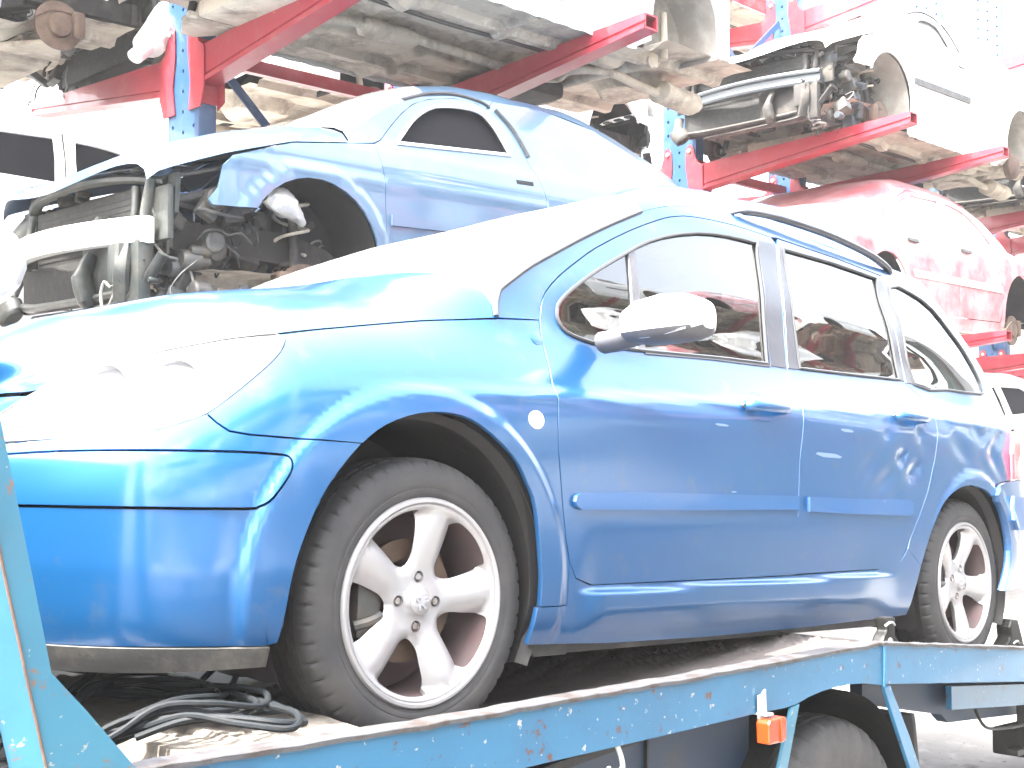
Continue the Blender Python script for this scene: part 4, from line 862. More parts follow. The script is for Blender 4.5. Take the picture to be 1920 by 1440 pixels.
def underbody(parent,L=3.6,x0=-.55,W=1.68,z=.16,m='under',seed=1,pipe=True,wheel='drum',front=True):
    rng=random.Random(seed); nx,ny=110,54; xs=np.linspace(x0,x0+L,nx); ys=np.linspace(.07,W-.07,ny); P=np.zeros((nx,ny,3))
    for i,x in enumerate(xs):
        for j,y in enumerate(ys):
            h=0.
            h+=.10*math.exp(-((y-W/2)/.14)**4)*(1 if x<2.1 else .3)         # tunnel
            for yr in (.36,W-.36): h-=.045*(1-float(sm(.035,.05,abs(y-yr))))
            for yr in (.55,.68,W-.55,W-.68): h+=.012*math.exp(-((y-yr)/.018)**2)*(x>.4)*(x<1.9)
            for xr in (.55,1.25,1.95): h-=.03*(1-float(sm(.03,.05,abs(x-xr))))*(abs(y-W/2)>.16)
            if x>2.2: h+=.10*float(sm(2.2,2.4,x))-.10*(1-float(sm(.22,.26,math.hypot(x-2.95,y-.8))))
            if x<.25: h+=.12*(1-float(sm(.0,.25,x)))
            h+=.010*noise.noise(Vector((x*3,y*3,seed)))+.005*noise.noise(Vector((x*11,y*11,seed)))
            P[i,j]=(x,y,z+h)
    b=MB(); b.grid(P,flip=True); fp=b.build('floor_pan',m,parent,sharp=50)
    b=MB()
    for y in (.055,W-.055):
        pts=[(x,y,.135+.004*math.sin(x*40)) for x in np.arange(.42,2.12,.05)]; V=[];
        for p in pts: V+=[(p[0],y-.004,.215),(p[0],y-.004,p[2]),(p[0],y+.004,p[2]),(p[0],y+.004,.215)]
        F=[(i*4+a,i*4+a+1,(i+1)*4+a+1,(i+1)*4+a) for i in range(len(pts)-1) for a in range(3)]; b.add(V,F)
    b.split('sill_flange','alu_beam',parent,lambda c:c[1]>W/2)
    if pipe:
        y=W/2-.03; p=[(.1,y+.02,.05),(.6,y,.14),(1.2,y-.02,.13),(1.75,y,.12),(1.98,y-.02,.11),(2.08,y-.12,.10),(2.02,y-.26,.10),(2.12,y-.36,.11),(2.3,y-.38,.12),(2.6,y-.36,.10),(3.0,y-.35,.08)]
        b=MB(); b.tube(p,.028,12,sub=8); b.build('exhaust_pipe','under',parent)
        b=MB(); b.tube([(.62,y,.14),(.66,y,.13),(.95,y,.13),(1.0,y,.14)],[.03,.065,.065,.03],14,sub=4,flat=.8); b.tube([(2.75,y-.36,.12),(2.8,y-.36,.10),(3.1,y-.36,.08),(3.14,y-.36,.08)],[.03,.09,.09,.03],16,sub=4,flat=.8); b.split('silencer','under',parent,lambda c:c[0]>2)
        b=MB()
        for k in range(2): b.tube([(.0,.42+.03*k,.14),(.8,.44+.03*k,.125),(1.6,.43+.03*k,.13),(2.3,.47+.03*k,.15)],.006,6,sub=4)
        b.split('brake_pipe','metal_part',parent,lambda c:tuple(c))
        b=MB(); b.box((2.05,1.15,.10),(.55,.6,.12),bev=.04); b.build('fuel_tank','under_dark',parent)
    # axles
    for xa,fr in ((0,True),(2.5,False)):
        b=MB()
        if fr:
            b.box((.02,W/2,.13),(.30,.72,.09),bev=.03); b.tube([(.12,.30,.16),(.16,W/2,.14),(.12,W-.30,.16)],.012,8)
            for s in (0,1):
                f=(lambda y:W-y) if s else (lambda y:y)
                b.prism([(-.16,f(.45)),(.20,f(.45)),(.22,f(.38)),(.05,f(.14)),(-.03,f(.14)),(-.12,f(.32))],.10,.13,axis='z',bev=.008)
                st=MB(); st.tube([(.0,f(.16),.15),(.03,f(.20),.35),(.06,f(.26),.60)],[.022,.02,.025],10); st.build('strut','under_dark',parent)
                b.tube([(.05+.075*math.cos(t)*1,f(.25)+.075*math.sin(t),.40+.028*t/1.5) for t in np.linspace(0,12.5,50)],.008,6,sub=1)
                b.tube([(.02,f(.48),.2),(.01,f(.3),.19),(0,f(.14),.18)],[.03,.014,.03],10)
        else:
            b.tube([(2.42,.22,.17),(2.36,.5,.16),(2.36,W-.5,.16),(2.42,W-.22,.17)],.045,12,flat=.8)
            for s in (0,1):
                f=(lambda y:W-y) if s else (lambda y:y); b.box((2.25,f(.25),.19),(.5,.06,.09),bev=.02); b.tube([(2.52,f(.20),.2),(2.55,f(.22),.5)],[.028,.02],10)
        b.split('subframe' if fr else 'rear_axle',m,parent,lambda c:int(abs(c[1]-W/2)>.12)*(1 if c[1]>W/2 else 2),50)
        for s in (0,1):
            f=(lambda y:W-y) if s else (lambda y:y); g=-1 if s else 1
            b=MB()
            if fr and wheel!='none':
                b.lathe([(f(.05),.0005),(f(.05),.03),(f(.055),.062),(f(.075),.07),(f(.078),.135),(f(.092),.135),(f(.094),.06),(f(.12),.05)],(xa,0,.20),'y',32); b.box((xa-.11,f(.09),.22),(.07,.08,.15),bev=.02)
                for a in range(4): b.lathe([(f(.05),.0005),(f(.05),.008),(f(.056),.008)],(xa+.038*math.cos(a*1.57),0,.20+.038*math.sin(a*1.57)),'y',6)
                b.build('brake_disc','disc_rust',parent,sharp=35)
            elif wheel!='none':
                b.lathe([(f(.05),.0005),(f(.05),.035),(f(.062),.10),(f(.08),.118),(f(.13),.12),(f(.135),.0005)],(xa,0,.20),'y',32); b.build('brake_drum','rust',parent,sharp=35)
def capgrid(name,E,Cn,fn,m,parent,W,n=10,bul=.5,flip=False,lab=None):
    E=np.array(E,float);Cn=np.array(Cn,float); k=max(8,int(len(E)*4)); e=rs(E,k); c=rs(Cn,k); X0=fn(e[:,0],e[:,1]); T_=fn(e[:,0],e[:,1]+.01)-X0; T_/=np.linalg.norm(T_,axis=1)[:,None]; rows=[]
    for i in range(k):
        p0=X0[i];p3=np.array([c[i][0],W/2,c[i][1]]); D=np.linalg.norm(p3-p0); p1=p0+T_[i]*D*.22*bul*2;p2=p3-np.array([0,D*.5,0]); t=np.linspace(0,1,n)[:,None]; rows.append((1-t)**3*p0+3*t*(1-t)**2*p1+3*t*t*(1-t)*p2+t**3*p3)
    A=np.array(rows);B=A[:,::-1].copy();B[...,1]=W-B[...,1]; b=MB(); b.grid(np.concatenate([A,B[:,1:]],1)); return b.build(name,m,parent,lab)
def wires(parent,n,box,seed,r=.005,name='wiring',m='wire',L=.25):
    rng=random.Random(seed); b=MB()
    for _ in range(n):
        p=[rng.uniform(box[0],box[1]),rng.uniform(box[2],box[3]),rng.uniform(box[4],box[5])]; pts=[]
        d=[rng.uniform(-1,1) for _ in range(3)]
        for k in range(6):
            pts.append(tuple(p)); d=[a*.6+rng.uniform(-1,1)*.7 for a in d]; d[2]-=.15
            p=[min(max(a+q*L/4,lo-.03),hi+.03) for a,q,lo,hi in zip(p,d,box[::2],box[1::2])]
        b.tube(pts,r*rng.uniform(.6,1.5),6,sub=3)
    return b.build(name,m,parent)
def clutter(parent,n,box,seed,name='engine_part',mats=('metal_part','under_dark','plastic_grey'),size=(.04,.16)):
    rng=random.Random(seed); bs={k:MB() for k in mats}
    for _ in range(n):
        k=rng.choice(mats); c=(rng.uniform(*box[0:2]),rng.uniform(*box[2:4]),rng.uniform(*box[4:6])); s=[rng.uniform(*size) for _ in range(3)]
        q=Matrix.Rotation(rng.uniform(-.6,.6),3,'X')@Matrix.Rotation(rng.uniform(-.6,.6),3,'Y')
        if rng.random()<.5: bs[k].box(c,s,q,bev=.012)
        else:
            ax=rng.choice('xyz'); r=s[0]*.4; h=s[1]*.6; bs[k].lathe([(-h,.0005),(-h,r*.8),(-h*.8,r),(h*.3,r),(h*.35,r*.7),(h,r*.6),(h,.0005)],c,ax,16)
    for k,b in bs.items():
        if b.v: b.split(name,k,parent,lambda c:tuple(c),35)
def stripped_front(parent,W=1.68,xf=-.70,seed=5,beam='alu_beam',ribbed=False,m1='green_plastic',shift=0.):
    """radiator support, radiator, crash beam, fan shroud, chassis rails: everything behind a missing bumper"""
    yc=W/2
    # slam panel
    b=MB(); b.tube([(xf+.12,.20,.63),(xf+.04,.45,.665),(xf,yc,.675),(xf+.04,W-.45,.665),(xf+.12,W-.20,.63)],.028,8,flat=.7,sub=6)
    for y in np.arange(.35,W-.3,.14): b.box((xf+.045+.12*((y-yc)/.8)**2,float(y),.69),(.07,.07,.016),bev=.004)
    sp_=b.build('slam_panel',m1,parent)
    b=MB()
    for s in (0,1):
        f=(lambda y:W-y) if s else (lambda y:y)
        b.tube([(xf+.08,f(.24),.64),(xf+.06,f(.26),.45),(xf+.08,f(.25),.22)],.03,8,flat=.6); b.tube([(xf+.06,f(.34),.62),(xf+.05,f(.33),.5),(xf+.07,f(.40),.44)],.018,8)
        b.box((xf+.10,f(.22),.50),(.03,.18,.22),bev=.01)
        b.prism([(f(.12),.66),(f(.30),.66),(f(.34),.50),(f(.26),.44),(f(.14),.50)],xf+.12,xf+.14,axis='x')
    b.tube([(xf+.05,.25,.20),(xf,.5,.175),(xf-.01,yc,.17),(xf,W-.5,.175),(xf+.05,W-.25,.20)],.03,8,flat=.7); b.split('radiator_support',m1,parent,lambda c:c[1]>W/2,50)
    b=MB(); b.box((xf+.10,yc,.42),(.035,1.02,.42),bev=.006); rad=b.build('radiator','radiator',parent)
    b=MB(); b.box((xf+.06,yc-.03,.44),(.016,.92,.34),bev=.004)
    for z in np.arange(.29,.6,.024): b.box((xf+.051,yc-.03,float(z)),(.006,.90,.004))
    b.build('condenser','radiator',rad)
    # crash beam
    q=[]; 
    for y in np.linspace(.20,W-.20,17): q.append((xf-.075+.12*((y-yc)/(yc-.2))**2,float(y)))
    V=[];F=[]
    sec=[(0,.375),(-.028,.378),(-.032,.395),(-.030,.405),(-.018,.415),(-.018,.445),(-.030,.455),(-.032,.47),(-.028,.482),(0,.485),(.02,.48),(.02,.38)] if ribbed else [(0,.375),(-.03,.38),(-.035,.39),(-.035,.475),(-.03,.482),(0,.485),(.02,.48),(.02,.38)]
    k=len(sec)
    for (x,y) in q: V+=[(x+a,y,z) for a,z in sec]
    F=[(i*k+a,i*k+(a+1)%k,(i+1)*k+(a+1)%k,(i+1)*k+a) for i in range(len(q)-1) for a in range(k)]+[tuple(range(k)),tuple((len(q)*k-1-a) for a in range(k))]
    bm=bmesh.new(); vs=[bm.verts.new(v) for v in V]; [bm.faces.new([vs[i] for i in f]) for f in F]; bmesh.ops.recalc_face_normals(bm,faces=bm.faces); me=bpy.data.meshes.new('crash_beam'); bm.to_mesh(me); bm.free(); link('crash_beam',me,beam,parent)
    b=MB()
    for s in (0,1):
        f=(lambda y:W-y) if s else (lambda y:y)
        b.box((xf+.10,f(.31),.43),(.16,.11,.12),bev=.008); b.box((xf+.14,f(.31),.43),(.012,.17,.17),bev=.002)
        for dz in (-.06,.06):
            for dy in (-.06,.06): b.lathe([(xf+.13,.0005),(xf+.13,.009),(xf+.14,.009)],(0,f(.31+dy),.43+dz),'x',6)
    b.split('crash_can','metal_part',parent,lambda c:c[1]>W/2)
    b=MB()
    for s in (0,1):
        f=(lambda y:W-y) if s else (lambda y:y)
        V=[]
        for x,zc,h in ((xf+.15,.43,.12),(-.2,.43,.13),(.05,.42,.14),(.25,.36,.15),(.45,.26,.13)): V+=[(x,f(.27),zc-h/2),(x,f(.36),zc-h/2),(x,f(.36),zc+h/2),(x,f(.27),zc+h/2)]
        F=[(i*4+a,i*4+(a+1)%4,(i+1)*4+(a+1)%4,(i+1)*4+a) for i in range(4) for a in range(4)]; b.add(V,F if not s else [q_[::-1] for q_ in F])
        b.prism([(.0,f(.27)),(.12,f(.27)),(.12,f(.20)),(.02,f(.18))],.34,.36,axis='z')
    b.split('chassis_rail','under_dark',parent,lambda c:c[1]>W/2)
    # fan shroud, lower duct panels
    b=MB(); b.tube([(xf-.01,.30,.38),(xf-.03,.29,.27),(xf-.01,.33,.15)],.035,8,flat=.6,sub=4); b.tube([(xf-.01,.58,.36),(xf-.045,.60,.26),(xf-.02,.58,.14)],[.05,.075,.05],12,flat=.5,sub=4); b.box((xf+.03,.46,.27),(.06,.50,.30),bev=.02); b.box((xf-.02,.33,.30),(.05,.10,.16),bev=.01); b.build('fan_shroud',m1,parent,sharp=40)
    b=MB(); b.box((xf+.05,1.02,.26),(.03,.75,.20),bev=.006); b.build('intercooler','radiator',parent)
    b=MB(); b.tube([(xf+.06,1.50,.34),(xf+.0,1.47,.22),(xf-.01,1.40,.14)],[.04,.07,.05],12,flat=.6,sub=5); b.tube([(xf+.10,W-.25,.60),(xf+.04,W-.20,.50),(xf+.02,W-.24,.42)],[.05,.045,.05],12,sub=5); b.tube([(xf+.08,.15,.33),(xf+.02,.30,.16),(xf+.0,.60,.13),(xf+.02,1.2,.13)],.03,8,flat=.5,sub=5); b.split('air_duct',m1,parent,lambda c:tuple(c))
    # slam extras: headlight bracket, hoses, loose wires
    b=MB(); b.tube([(xf+.16,.18,.66),(xf+.30,.11,.695),(-.30,.10,.72),(-.24,.12,.66)],.011,8); b.tube([(xf+.14,.20,.56),(xf+.28,.16,.60),(-.30,.14,.66),(-.22,.14,.70)],.018,8); b.tube([(xf+.2,.10,.52),(-.40,.08,.505),(-.30,.09,.50)],.008,8); b.tube([(xf+.16,.35,.60),(xf+.30,.30,.56),(-.30,.28,.60),(-.1,.30,.58)],.022,8); b.split('hose','plastic_grey',parent,lambda c:tuple(c))
    clutter(parent,34,(xf+.18,.15,.30,W-.35,.16,.60),seed)
    clutter(parent,14,(xf+.04,xf+.2,.15,.60,.14,.60),seed+1,'bracket',('metal_part',m1),(.03,.11))
    clutter(parent,16,(-.28,.3,.22,.50,.34,.62),seed+4,'bracket',('under_dark','plastic_grey'),(.03,.12))
    wires(parent,16,(xf-.02,-.2,.12,.70,.12,.66),seed+2); wires(parent,6,(xf-.04,-.3,.15,.55,.12,.45),seed+3,.006,'loose_hose','wire_pale',.3)
def wreck(name,label,mtx,paint,W=1.68,L=4.15,front='stripped',glass_m='dark_window',doors=2,under=True,seed=1,side=True,group='stripped cars stored on the rack',pipe=True,wheel='drum',um='under',beam='alu_beam',ribbed=False,crown=0.,cat='car',far=True,m1='green_plastic',lin='liner'):
    c=root(name,label,cat,mtx,group); fn=wfn(L,.85,1.,W)
    def pp(nm,o,m,holes=(),off=0.,gap=.002,step=.045,depth=.014,parent=None,both=True,lab=None):
        q=panel(nm,o,parent or c,m,fn,None,holes,off,gap,step,depth,lab)
        if both and far: panel(nm,o,parent if (parent and parent is not c) else c,m,fn,None,holes,off,gap,max(.08,step),depth,lab,mirror=W)
        return q
    aF=arc(0,.345,.345,150,-12,16); 
    if front=='stripped': fe=[(-.40,.735),(-.44,.69),(-.46,.60),(-.50,.545),(-.48,.525),(-.28,.53)]
    else: fe=[(-.30,.83),(-.62,.70),(-.84,.62),(-.84,.25),(-.40,.22),(-.345,.30)]; aF=arc(0,.345,.345,188,-12,18)
    fender=fe+aF+[(.34,.20),(.40,.20),(.39,.47),(.38,.76),(.355,.905),(-.1,.835)]
    if front!='stripped': fender=[(-.30,.80),(-.62,.70),(-.84,.62),(-.84,.25),(-.40,.22)]+aF+[(.34,.20),(.40,.20),(.39,.47),(.38,.76),(.355,.905),(-.1,.845)]
    pp('front_fender',drop(fender),paint,step=.035)
    if front!='stripped' and front!='none':
        b=panel('headlight',[(-.83,.58),(-.60,.685),(-.40,.70),(-.46,.60),(-.80,.52)],c,'reflector',fn,None,(),-.006,0,.05,.02); panel('headlight',[(-.83,.58),(-.60,.685),(-.40,.70),(-.46,.60),(-.80,.52)],c,'reflector',fn,None,(),-.006,0,.05,.02,mirror=W)
    if doors==2:
        win=spl([(.49,.93),(.55,.99),(.62,1.06),(.70,1.12),(.80,1.17),(.92,1.195),(1.05,1.205),(1.13,1.19),(1.18,1.14),(1.22,1.06),(1.25,.99)],2)
        fr=spl([(.40,.93),(.48,1.01),(.57,1.09),(.66,1.155),(.78,1.205),(.96,1.245),(1.12,1.245),(1.22,1.20),(1.30,1.11),(1.36,.99)],2)
        door=[(.355,.905),(.38,.76),(.39,.47),(.41,.25),(1.40,.25),(1.44,.5),(1.44,.79),(1.41,.90)]+fr[::-1]
        dr=pp('front_door',drop(door),paint,[win],step=.035)
        b=MB(); X=fn(np.array([p[0] for p in dense(win,.03)]+[win[0][0]]),np.array([p[1] for p in dense(win,.03)]+[win[0][1]]),-.002); b.tube(X,.010,6,sub=1); b.build('window_frame','alu_beam',dr)
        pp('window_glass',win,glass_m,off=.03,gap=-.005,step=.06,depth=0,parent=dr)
        seal_=[(.60,1.17),(.78,1.235),(.96,1.27),(1.14,1.265),(1.20,1.24)]; X=fn(np.array([p[0] for p in seal_]),np.array([p[1] for p in seal_]),-.001); MB().tube(X,.010,6,sub=4).build('door_seal','rubber_seal',c)
        seal_=[(1.235,1.235),(1.32,1.14),(1.385,1.0)]; X=fn(np.array([p[0] for p in seal_]),np.array([p[1] for p in seal_]),-.002); MB().tube(X,.013,6,sub=4).build('door_seal','rubber_seal',c)
        q=pp('side_moulding',[(.41,.535),(.41,.585),(1.40,.605),(1.40,.555)],'plastic_grey' if paint!='wreck_blue' else 'wreck_blue',off=-.014,gap=0,parent=dr,both=False)
        pp('handle_recess',[(1.24,.838),(1.36,.842),(1.36,.862),(1.24,.858)],'black_hole',off=-.003,gap=0,depth=.004,parent=dr,both=False)
        side=[(1.40,.25),(1.44,.5),(1.44,.79),(1.41,.90),(1.36,.99),(1.30,1.11),(1.22,1.20),(1.17,1.225),(1.24,1.285),(1.6,1.31),(2.0,1.26),(2.4,1.12),(2.75,.97),(3.05,.93),(3.22,.90),(3.28,.60),(3.25,.28),(2.87,.25)]+arc(2.5,.34,.345,-12,192,20)+[(2.1,.22)]
        qw=[(1.60,1.0),(1.52,1.15),(1.62,1.20),(1.95,1.17),(2.22,1.02),(2.2,.99)]
        pp('rear_quarter_panel',drop(side[::-1]) ,paint,[],step=.045)
    else:
        w1=spl([(.49,.93),(.62,1.06),(.80,1.17),(1.0,1.215),(1.16,1.225)],3)+[(1.18,1.1),(1.19,.96)]; w2=[(1.32,.965),(1.30,1.10),(1.29,1.23),(1.75,1.22),(1.98,1.15),(2.06,.99)]
        d1=[(.355,.905),(.38,.76),(.39,.47),(.41,.25),(1.24,.25),(1.25,.6),(1.26,.93),(1.235,1.10),(1.225,1.262)]+spl([(1.16,1.262),(.96,1.245),(.78,1.205),(.60,1.10),(.40,.93)],2)
        d2=[(1.25,.25),(1.95,.25),(2.08,.50),(2.20,.72),(2.22,.90),(2.14,1.02),(2.04,1.18),(1.80,1.262),(1.235,1.268),(1.245,1.10),(1.27,.93),(1.26,.6)]
        a1=pp('front_door',drop(d1),paint,[w1]); a2=pp('rear_door',drop(d2),paint,[w2])
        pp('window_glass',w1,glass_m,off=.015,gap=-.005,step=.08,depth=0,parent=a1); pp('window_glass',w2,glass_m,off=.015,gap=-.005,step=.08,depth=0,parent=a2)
        for (dx,dd) in ((1.10,a1),(2.05,a2)): pp('door_handle',[(dx-.08,.80),(dx+.08,.805),(dx+.08,.83),(dx-.08,.825)],'plastic_grey',off=-.02,gap=0,depth=.02,parent=dd)
        pp('side_moulding',[(.41,.505),(.41,.565),(1.22,.575),(1.22,.515)],'grey_paint',off=-.014,gap=0,parent=a1); pp('side_moulding',[(1.27,.515),(1.27,.575),(2.08,.585),(2.05,.525)],'grey_paint',off=-.014,gap=0,parent=a2)
        side=[(1.95,.25),(2.08,.50),(2.20,.72),(2.22,.90),(2.14,1.02),(2.04,1.18),(1.80,1.262),(1.80,1.29),(2.0,1.26),(2.4,1.12),(2.75,.97),(3.05,.93),(3.22,.90),(3.28,.60),(3.25,.28),(2.87,.25)]+arc(2.5,.34,.345,-12,192,20)+[(2.1,.22)]
        pp('rear_quarter_panel',drop(side[::-1]),paint)
    # sill and roof side
    pp('sill',[(.345,.20),(.40,.14),(2.05,.14),(2.17,.20),(2.15,.25),(1.40,.248),(.41,.248)],paint,step=.06)
    rt=[(.24,.95),(.5,1.12),(.75,1.215),(1.0,1.27),(1.24,1.285)] if doors==2 else [(.24,.95),(.5,1.12),(.75,1.215),(1.0,1.27),(1.4,1.295),(1.80,1.29)]
    ins=([(1.17,1.227),(1.12,1.247),(.96,1.247),(.78,1.207),(.66,1.157),(.57,1.092),(.48,1.012),(.40,.932)] if doors==2 else [(1.80,1.265),(1.16,1.268),(.96,1.249),(.78,1.208),(.60,1.103),(.40,.933)])
    pp('roof_side_frame',drop(rt+ins+[(.355,.91),(.20,.88)]),paint,step=.04,gap=.001)
    shell_=[(-.38,.72),(-.35,.50),(-.29,.52)]+arc(0,.345,.36,150,-12,12)+[(.36,.2),(2.1,.2)]+arc(2.5,.34,.36,192,-12,12)[::1]+[(3.2,.3),(3.15,.9),(2.7,.95),(2.35,1.10),(2.0,1.22),(1.2,1.24),(.75,1.18),(.3,.93),(-.1,.81)]
    holes_=[ring(win,.02)] if doors==2 else [ring(w1,.02),ring(w2,.02)]
    panel('inner_shell',drop(shell_),c,'gap_black',fn,None,holes_,.022,0,.1,0)
    if doors==2: pass
    # caps
    cr=crown
    if front!='none': capgrid('bonnet',[(-.78,.64),(-.44,.745),(-.1,.84),(.20,.885)] if front!='stripped' else [(-.70,.615),(-.66,.655),(-.42,.742),(-.1,.84),(.20,.885)],[(-.80,.74),(-.4,.83),(-.1,.90),(.05,.925)] if front!='stripped' else [(-.80,.635),(-.79,.69),(-.45,.79),(-.1,.88),(.05,.91)],fn,paint,c,W)
    capgrid('windscreen',[(.21,.90),(.24,.95),(.5,1.12),(.75,1.215)],[(.06,.92),(.30,1.09),(.55,1.21),(.75,1.275)],fn,'glare_dust_glass',c,W)
    capgrid('roof',[(.75,1.215),(1.0,1.27),(1.24,1.285),(1.6,1.31),(1.85,1.285)] if doors==2 else [(.75,1.215),(1.0,1.27),(1.4,1.295),(1.8,1.29)],[(.75,1.275),(1.05,1.34),(1.5,1.375),(1.85,1.365)],fn,paint,c,W)
    capgrid('tailgate',[(1.85,1.285),(2.0,1.26),(2.4,1.12),(2.75,.97),(3.05,.93),(3.22,.90),(3.28,.60),(3.25,.28)] if doors==2 else [(1.8,1.29),(2.0,1.26),(2.4,1.12),(2.75,.97),(3.05,.93),(3.22,.90),(3.28,.60),(3.25,.28)],[(1.85,1.365),(2.23,1.30),(2.6,1.12),(2.9,1.0),(3.2,.98),(3.33,.93),(3.40,.60),(3.36,.28)],fn,paint,c,W)
    for s in (0,1):
        f=(lambda y:W-y) if s else (lambda y:y)
        if s and not far: continue
        for xc in (0,2.5):
            b=MB(); n0=R_(-20) if not(front=='stripped' and xc==0) else R_(-20); n1=R_(200) if not(front=='stripped' and xc==0) else R_(135)
            b.lathe([(f(.02),.352),(f(.10),.35),(f(.2),.354),(f(.32),.345),(f(.36),.30),(f(.37),.04)],(xc,0,.345),'y',26,n0,n1); b.build('wheel_arch_liner',lin,c)
    if under: underbody(c,3.75,-.45,W,.16,um,seed,pipe,wheel)
    if front=='stripped': stripped_front(c,W,-.70,seed+10,beam,ribbed,m1)
    elif front!='none':
        P=[];
        for x,z in ((-.845,.24),(-.86,.40),(-.86,.55),(-.845,.64),(-.80,.72)):
            row=[]
            for y in np.linspace(.0,1,13): yy=.30+(W-.6)*y; row.append((x-.03*(1-(2*y-1)**2),yy,z))
            P.append(row)
        b=MB(); b.grid(np.array(P),flip=True); b.build('front_bumper',paint,c)
    return c
W1=wreck('wrecked_coupe','dark blue two door wreck without bumper or wheels behind the blue estate',T(2.93,4.12,1.95),'wreck_blue',seed=3,beam='white_paint',glass_m='dark_open')
b=MB(); rng=random.Random(4)
P=np.zeros((14,12,3))
for i in range(14):
    for j in range(12):
        t=i/13; a=2*math.pi*j/11; r=.045*math.sin(math.pi*min(1,t*.9+.12))+.012+.012*noise.noise(Vector((i*.7,j*.9,2)))
        P[i,j]=(-.17+.20*t+r*.3*math.cos(a),.12+r*math.sin(a),.615-.10*t*t+r*math.cos(a))
b.grid(P); b.build('torn_foil_sleeve','foil',W1)
wires(W1,14,(.0,.33,.28,.36,.22,.46),77,.0045,'root_tangle','wire_pale',.22)
W2=wreck('silver_hatchback','silver grey car on the upper arms seen from below with its exhaust and bright sill',T(3.27,4.26,3.62),'silver_paint',glass_m='glare_dust_glass',seed=8,front='closed',wheel='none',lin='liner_pale')
W3=wreck('grey_wreck','dusty grey wreck in the top left seen from below with a rusty brake disc',T(2.80,7.95,3.60,math.pi),'grey_paint',seed=12,front='stripped')
b=MB(); P=[(-.55,1.54,.02),(-.52,1.60,.16),(-.45,1.62,.30)]
b.tube([(-.42,1.66,.10),(-.50,1.67,.18),(-.60,1.66,.33),(-.66,1.64,.42)],[.08,.15,.155,.09],16,flat=.55,sub=6); b.build('washer_bottle','pale_plastic',W3)
W4=wreck('white_wreck','white wreck without a front wing behind the blue wreck and the right blue column',T(7.60,8.05,3.60,math.pi),'white_paint',seed=15,front='stripped',beam='white_paint')
W5=wreck('white_saloon','overexposed white saloon with dark side windows behind the left blue column',T(4.12,8.0,1.97,math.pi),'white_paint',seed=18,front='closed',doors=4,glass_m='dark_open')
W6=wreck('front_stripped_car','white car with its bumper and headlights removed on the upper right arms',T(8.32,4.26,3.66),'white_paint',glass_m='glare_dust_glass',seed=21,beam='dark_beam',m1='under_dark',lin='liner_pale',ribbed=True)
W7=wreck('red_car','red four door car paled for glare behind the roof of the blue estate',T(10.75,5.95,2.15,math.pi),'glare_red',seed=24,front='none',doors=4,glass_m='glare_dust_glass')
W8=wreck('green_wreck','dark green wreck with an exposed engine at the right edge of the upper level',T(12.95,4.26,3.66),'green_paint',seed=27,m1='under_dark',beam='metal_part')
W9=wreck('red_wreck','red wreck on the top level behind the right blue column',T(8.9,6.3,5.38),'red_paint',seed=30)
clutter(W1,26,(-.56,-.22,.10,.42,.16,.60),91,size=(.03,.12)); clutter(W6,34,(-.60,-.25,.06,.42,.12,.64),92,size=(.03,.11),mats=('metal_part','under_dark','dark_beam')); wires(W1,12,(-.6,-.2,.10,.5,.15,.6),93); wires(W6,12,(-.65,-.2,.05,.5,.1,.6),94)
clutter(W6,10,(-.62,-.4,.5,1.3,.60,.72),95,'bracket',('dark_beam','metal_part'),(.03,.12)); clutter(W1,10,(-.62,-.4,.4,1.3,.60,.70),96,'bracket',('green_plastic','metal_part'),(.03,.12))
W10=root('loose_bumper','white rounded bumper lying beside the crash beam at the left edge','bumper',T(1.58,4.35,2.02),None)
b=MB(); b.tube([(-.25,.02,.10),(-.08,.0,.16),(.02,.10,.17),(.06,.5,.17),(.06,1.1,.17),(.02,1.5,.17)],[.12,.20,.23,.24,.24,.2],18,flat=.8,sub=5); b.build('bumper_skin','white_paint',W10); b=MB(); b.box((.0,.7,-.08),(.18,1.3,.05),bev=.02); b.build('lower_lip','plastic_grey',W10)
W11=wreck('grey_saloon','grey car on the back arms behind the red car roof',T(8.5,6.3,1.98),'grey_paint',seed=36,doors=4,front='stripped')
W12=wreck('silver_saloon','silver car with one black window at the right edge behind the tail light',T(9.95,4.5,.62),'silver_paint',seed=39,doors=4,front='closed',glass_m='dark_open')
W13=wreck('dark_saloon','dark grey underside of a car on the back arms above the blue wreck',T(4.0,6.25,5.35),'grey_paint',seed=42,front='closed') if 0 else None
# ================= rack and cars behind the camera (seen mirrored in the glass and paint) =================

def copy_tree(o,parent=None):
    c=o.copy(); COL.objects.link(c)
    if parent is not None: c.parent=parent
    for ch in o.children: copy_tree(ch,c)
    return c
rack('cantilever_rack','second cantilever rack across the yard behind the photographer',[-5.5,-3.9,-.9,.7,3.7,5.3,8.3,9.9,12.9,14.5,17.5,19.1,22.1,23.7,26.7,28.3],-6.9,(2.07,3.58,5.25,6.95,8.6),10.6,(1,),False)
KB=[('four door red wreck, middle row','left'),('silver wreck, middle row','second'),('silver four door wreck, middle row','third'),('silver four door wreck, top row','left'),('blue wreck, top row','second'),('white four door wreck, top row','third'),('white four door wreck, bottom row','left'),('silver four door wreck, bottom row','second'),('blue wreck, bottom row','third'),('silver wreck, middle row','fourth'),('red four door wreck, top row','fourth'),('silver wreck, bottom row','fourth')]
BK=[(-5.0,-7.3,1.95,W7),(-.6,-7.2,1.95,W2),(4.0,-7.2,1.95,W12),(-5.2,-7.2,3.6,W12),(-.8,-7.3,3.6,W1),(3.9,-7.2,3.6,W5),(-4.5,-7.0,.4,W5),(.2,-7.0,.4,W12),(4.8,-7.0,.4,W1),(8.8,-7.2,1.95,W2),(8.6,-7.1,3.6,W7),(9,-7,.4,W2)]
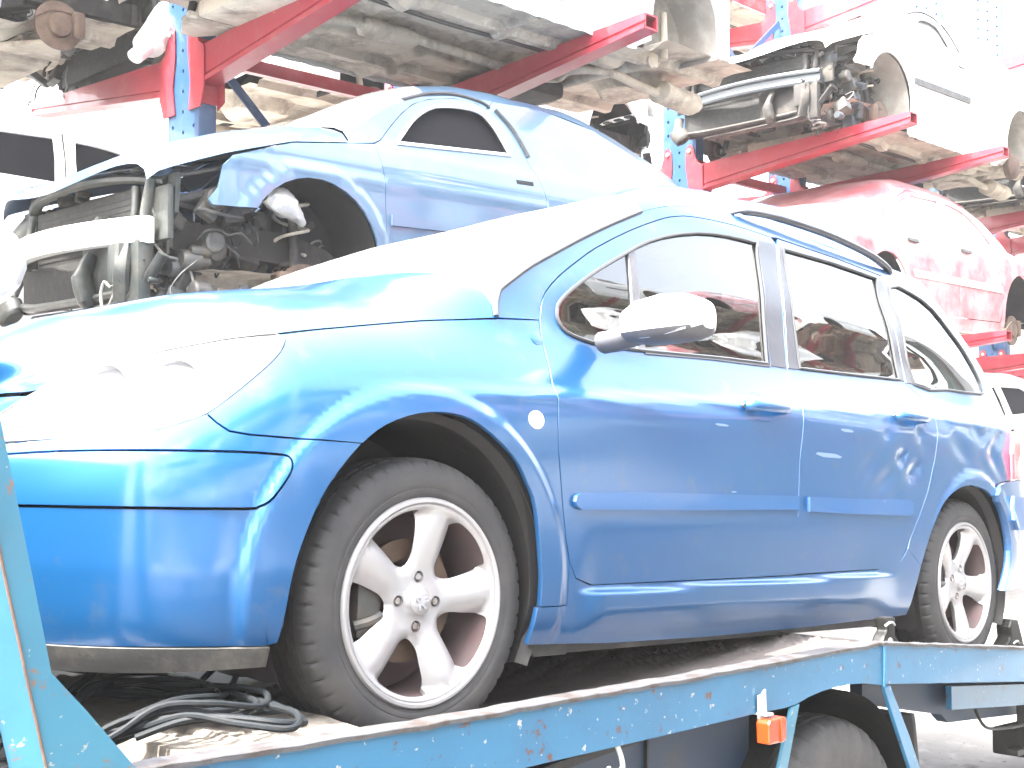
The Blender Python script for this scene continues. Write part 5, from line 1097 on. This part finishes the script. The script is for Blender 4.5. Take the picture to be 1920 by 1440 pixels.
KB+=[(a[0].replace('middle row','third row'),a[1]) for a in (KB[0],KB[1],KB[2],KB[9])]+[(a[0].replace('top row','fourth row'),a[1]) for a in (KB[3],KB[4],KB[5],KB[10])]
BK+=[(-5.0,-7.2,5.3,W7),(-.6,-7.2,5.3,W2),(4.0,-7.2,5.3,W12),(8.8,-7.2,5.3,W2),(-5.0,-7.2,7.0,W12),(-.6,-7.2,7.0,W1),(4.0,-7.2,7.0,W5),(8.8,-7.2,7.0,W7)]
for xi,xx in enumerate((13.4,18.0,22.6,27.2)):
    for zi,(zz,rw) in enumerate(((3.6,'top'),(5.3,'third'),(7.0,'fourth'),(8.65,'fifth'))):
        src=(W7,W12,W5,W2)[(xi+zi)%4]; BK.append((xx,-7.2,zz,src)); KB.append((('four door red wreck','silver four door wreck','white four door wreck','silver wreck')[(xi+zi)%4]+', '+rw+' row',('fifth','sixth','seventh','eighth')[xi]))
for k,(x,y,z,src) in enumerate(BK):
    y+=2.4
    c=copy_tree(src); c.matrix_world=T(x+2.5,y,z,math.pi); c['group']='wrecks on the rack across the yard'; c['label']=KB[k][0]+' of the rack across the yard, '+KB[k][1]+' car along it'

wh=root('backdrop','unseen long dark green warehouse at the far end of the yard beyond the second rack','backdrop',T(34,-5.5,0))  # dark hall made up out of view, added to darken the side window reflections
mat('cladding',(.035,.055,.05),.6,dirt=[((.06,.07,.06),2,.45,.75,.6)]); mat('roof_sheet',(.10,.10,.10),.6)
b=MB(); xs_=np.arange(0,40,.25); V=[];F=[]
P=np.array([[(x,(.06 if k%2 else 0.),z) for z in (0,11.5)] for k,x in enumerate(xs_)]); b.grid(P,smooth=False); P=np.array([[((.06 if k%2 else 0.),-x*.5,z) for z in (0,11.5)] for k,x in enumerate(xs_)]); b.grid(P,smooth=False,flip=True); b.build('cladding','cladding',wh)
b=MB(); b.prism([(-.5,11.5),(40.5,11.5),(40.5,11.8),(20,14),(-.5,11.8)],.5,-20.5); b.build('roof','roof_sheet',wh)
for x in (6,20):
    b=MB(); b.box((x,.08,2.4),(4.6,.1,4.8),bev=.02); b.build('door','grey_paint',wh)

# ================= thin volume added to imitate lens glare =================
hm=bpy.data.materials.new('glare_volume'); hm.use_nodes=True; n=hm.node_tree; n.nodes.clear(); o_=n.nodes.new('ShaderNodeOutputMaterial'); v_=n.nodes.new('ShaderNodeVolumePrincipled')
v_.inputs['Color'].default_value=(.97,.98,1,1); v_.inputs['Density'].default_value=.0016; v_.inputs['Anisotropy'].default_value=.2; n.links.new(v_.outputs[0],o_.inputs['Volume'])
b=MB(); b.box((15,0,7.2),(95,70,17.)); b.v=[(x,y,z) for x,y,z in b.v]; hz=link('glare_veil',b.mesh('glare_veil'),hm); hz['kind']='stuff'
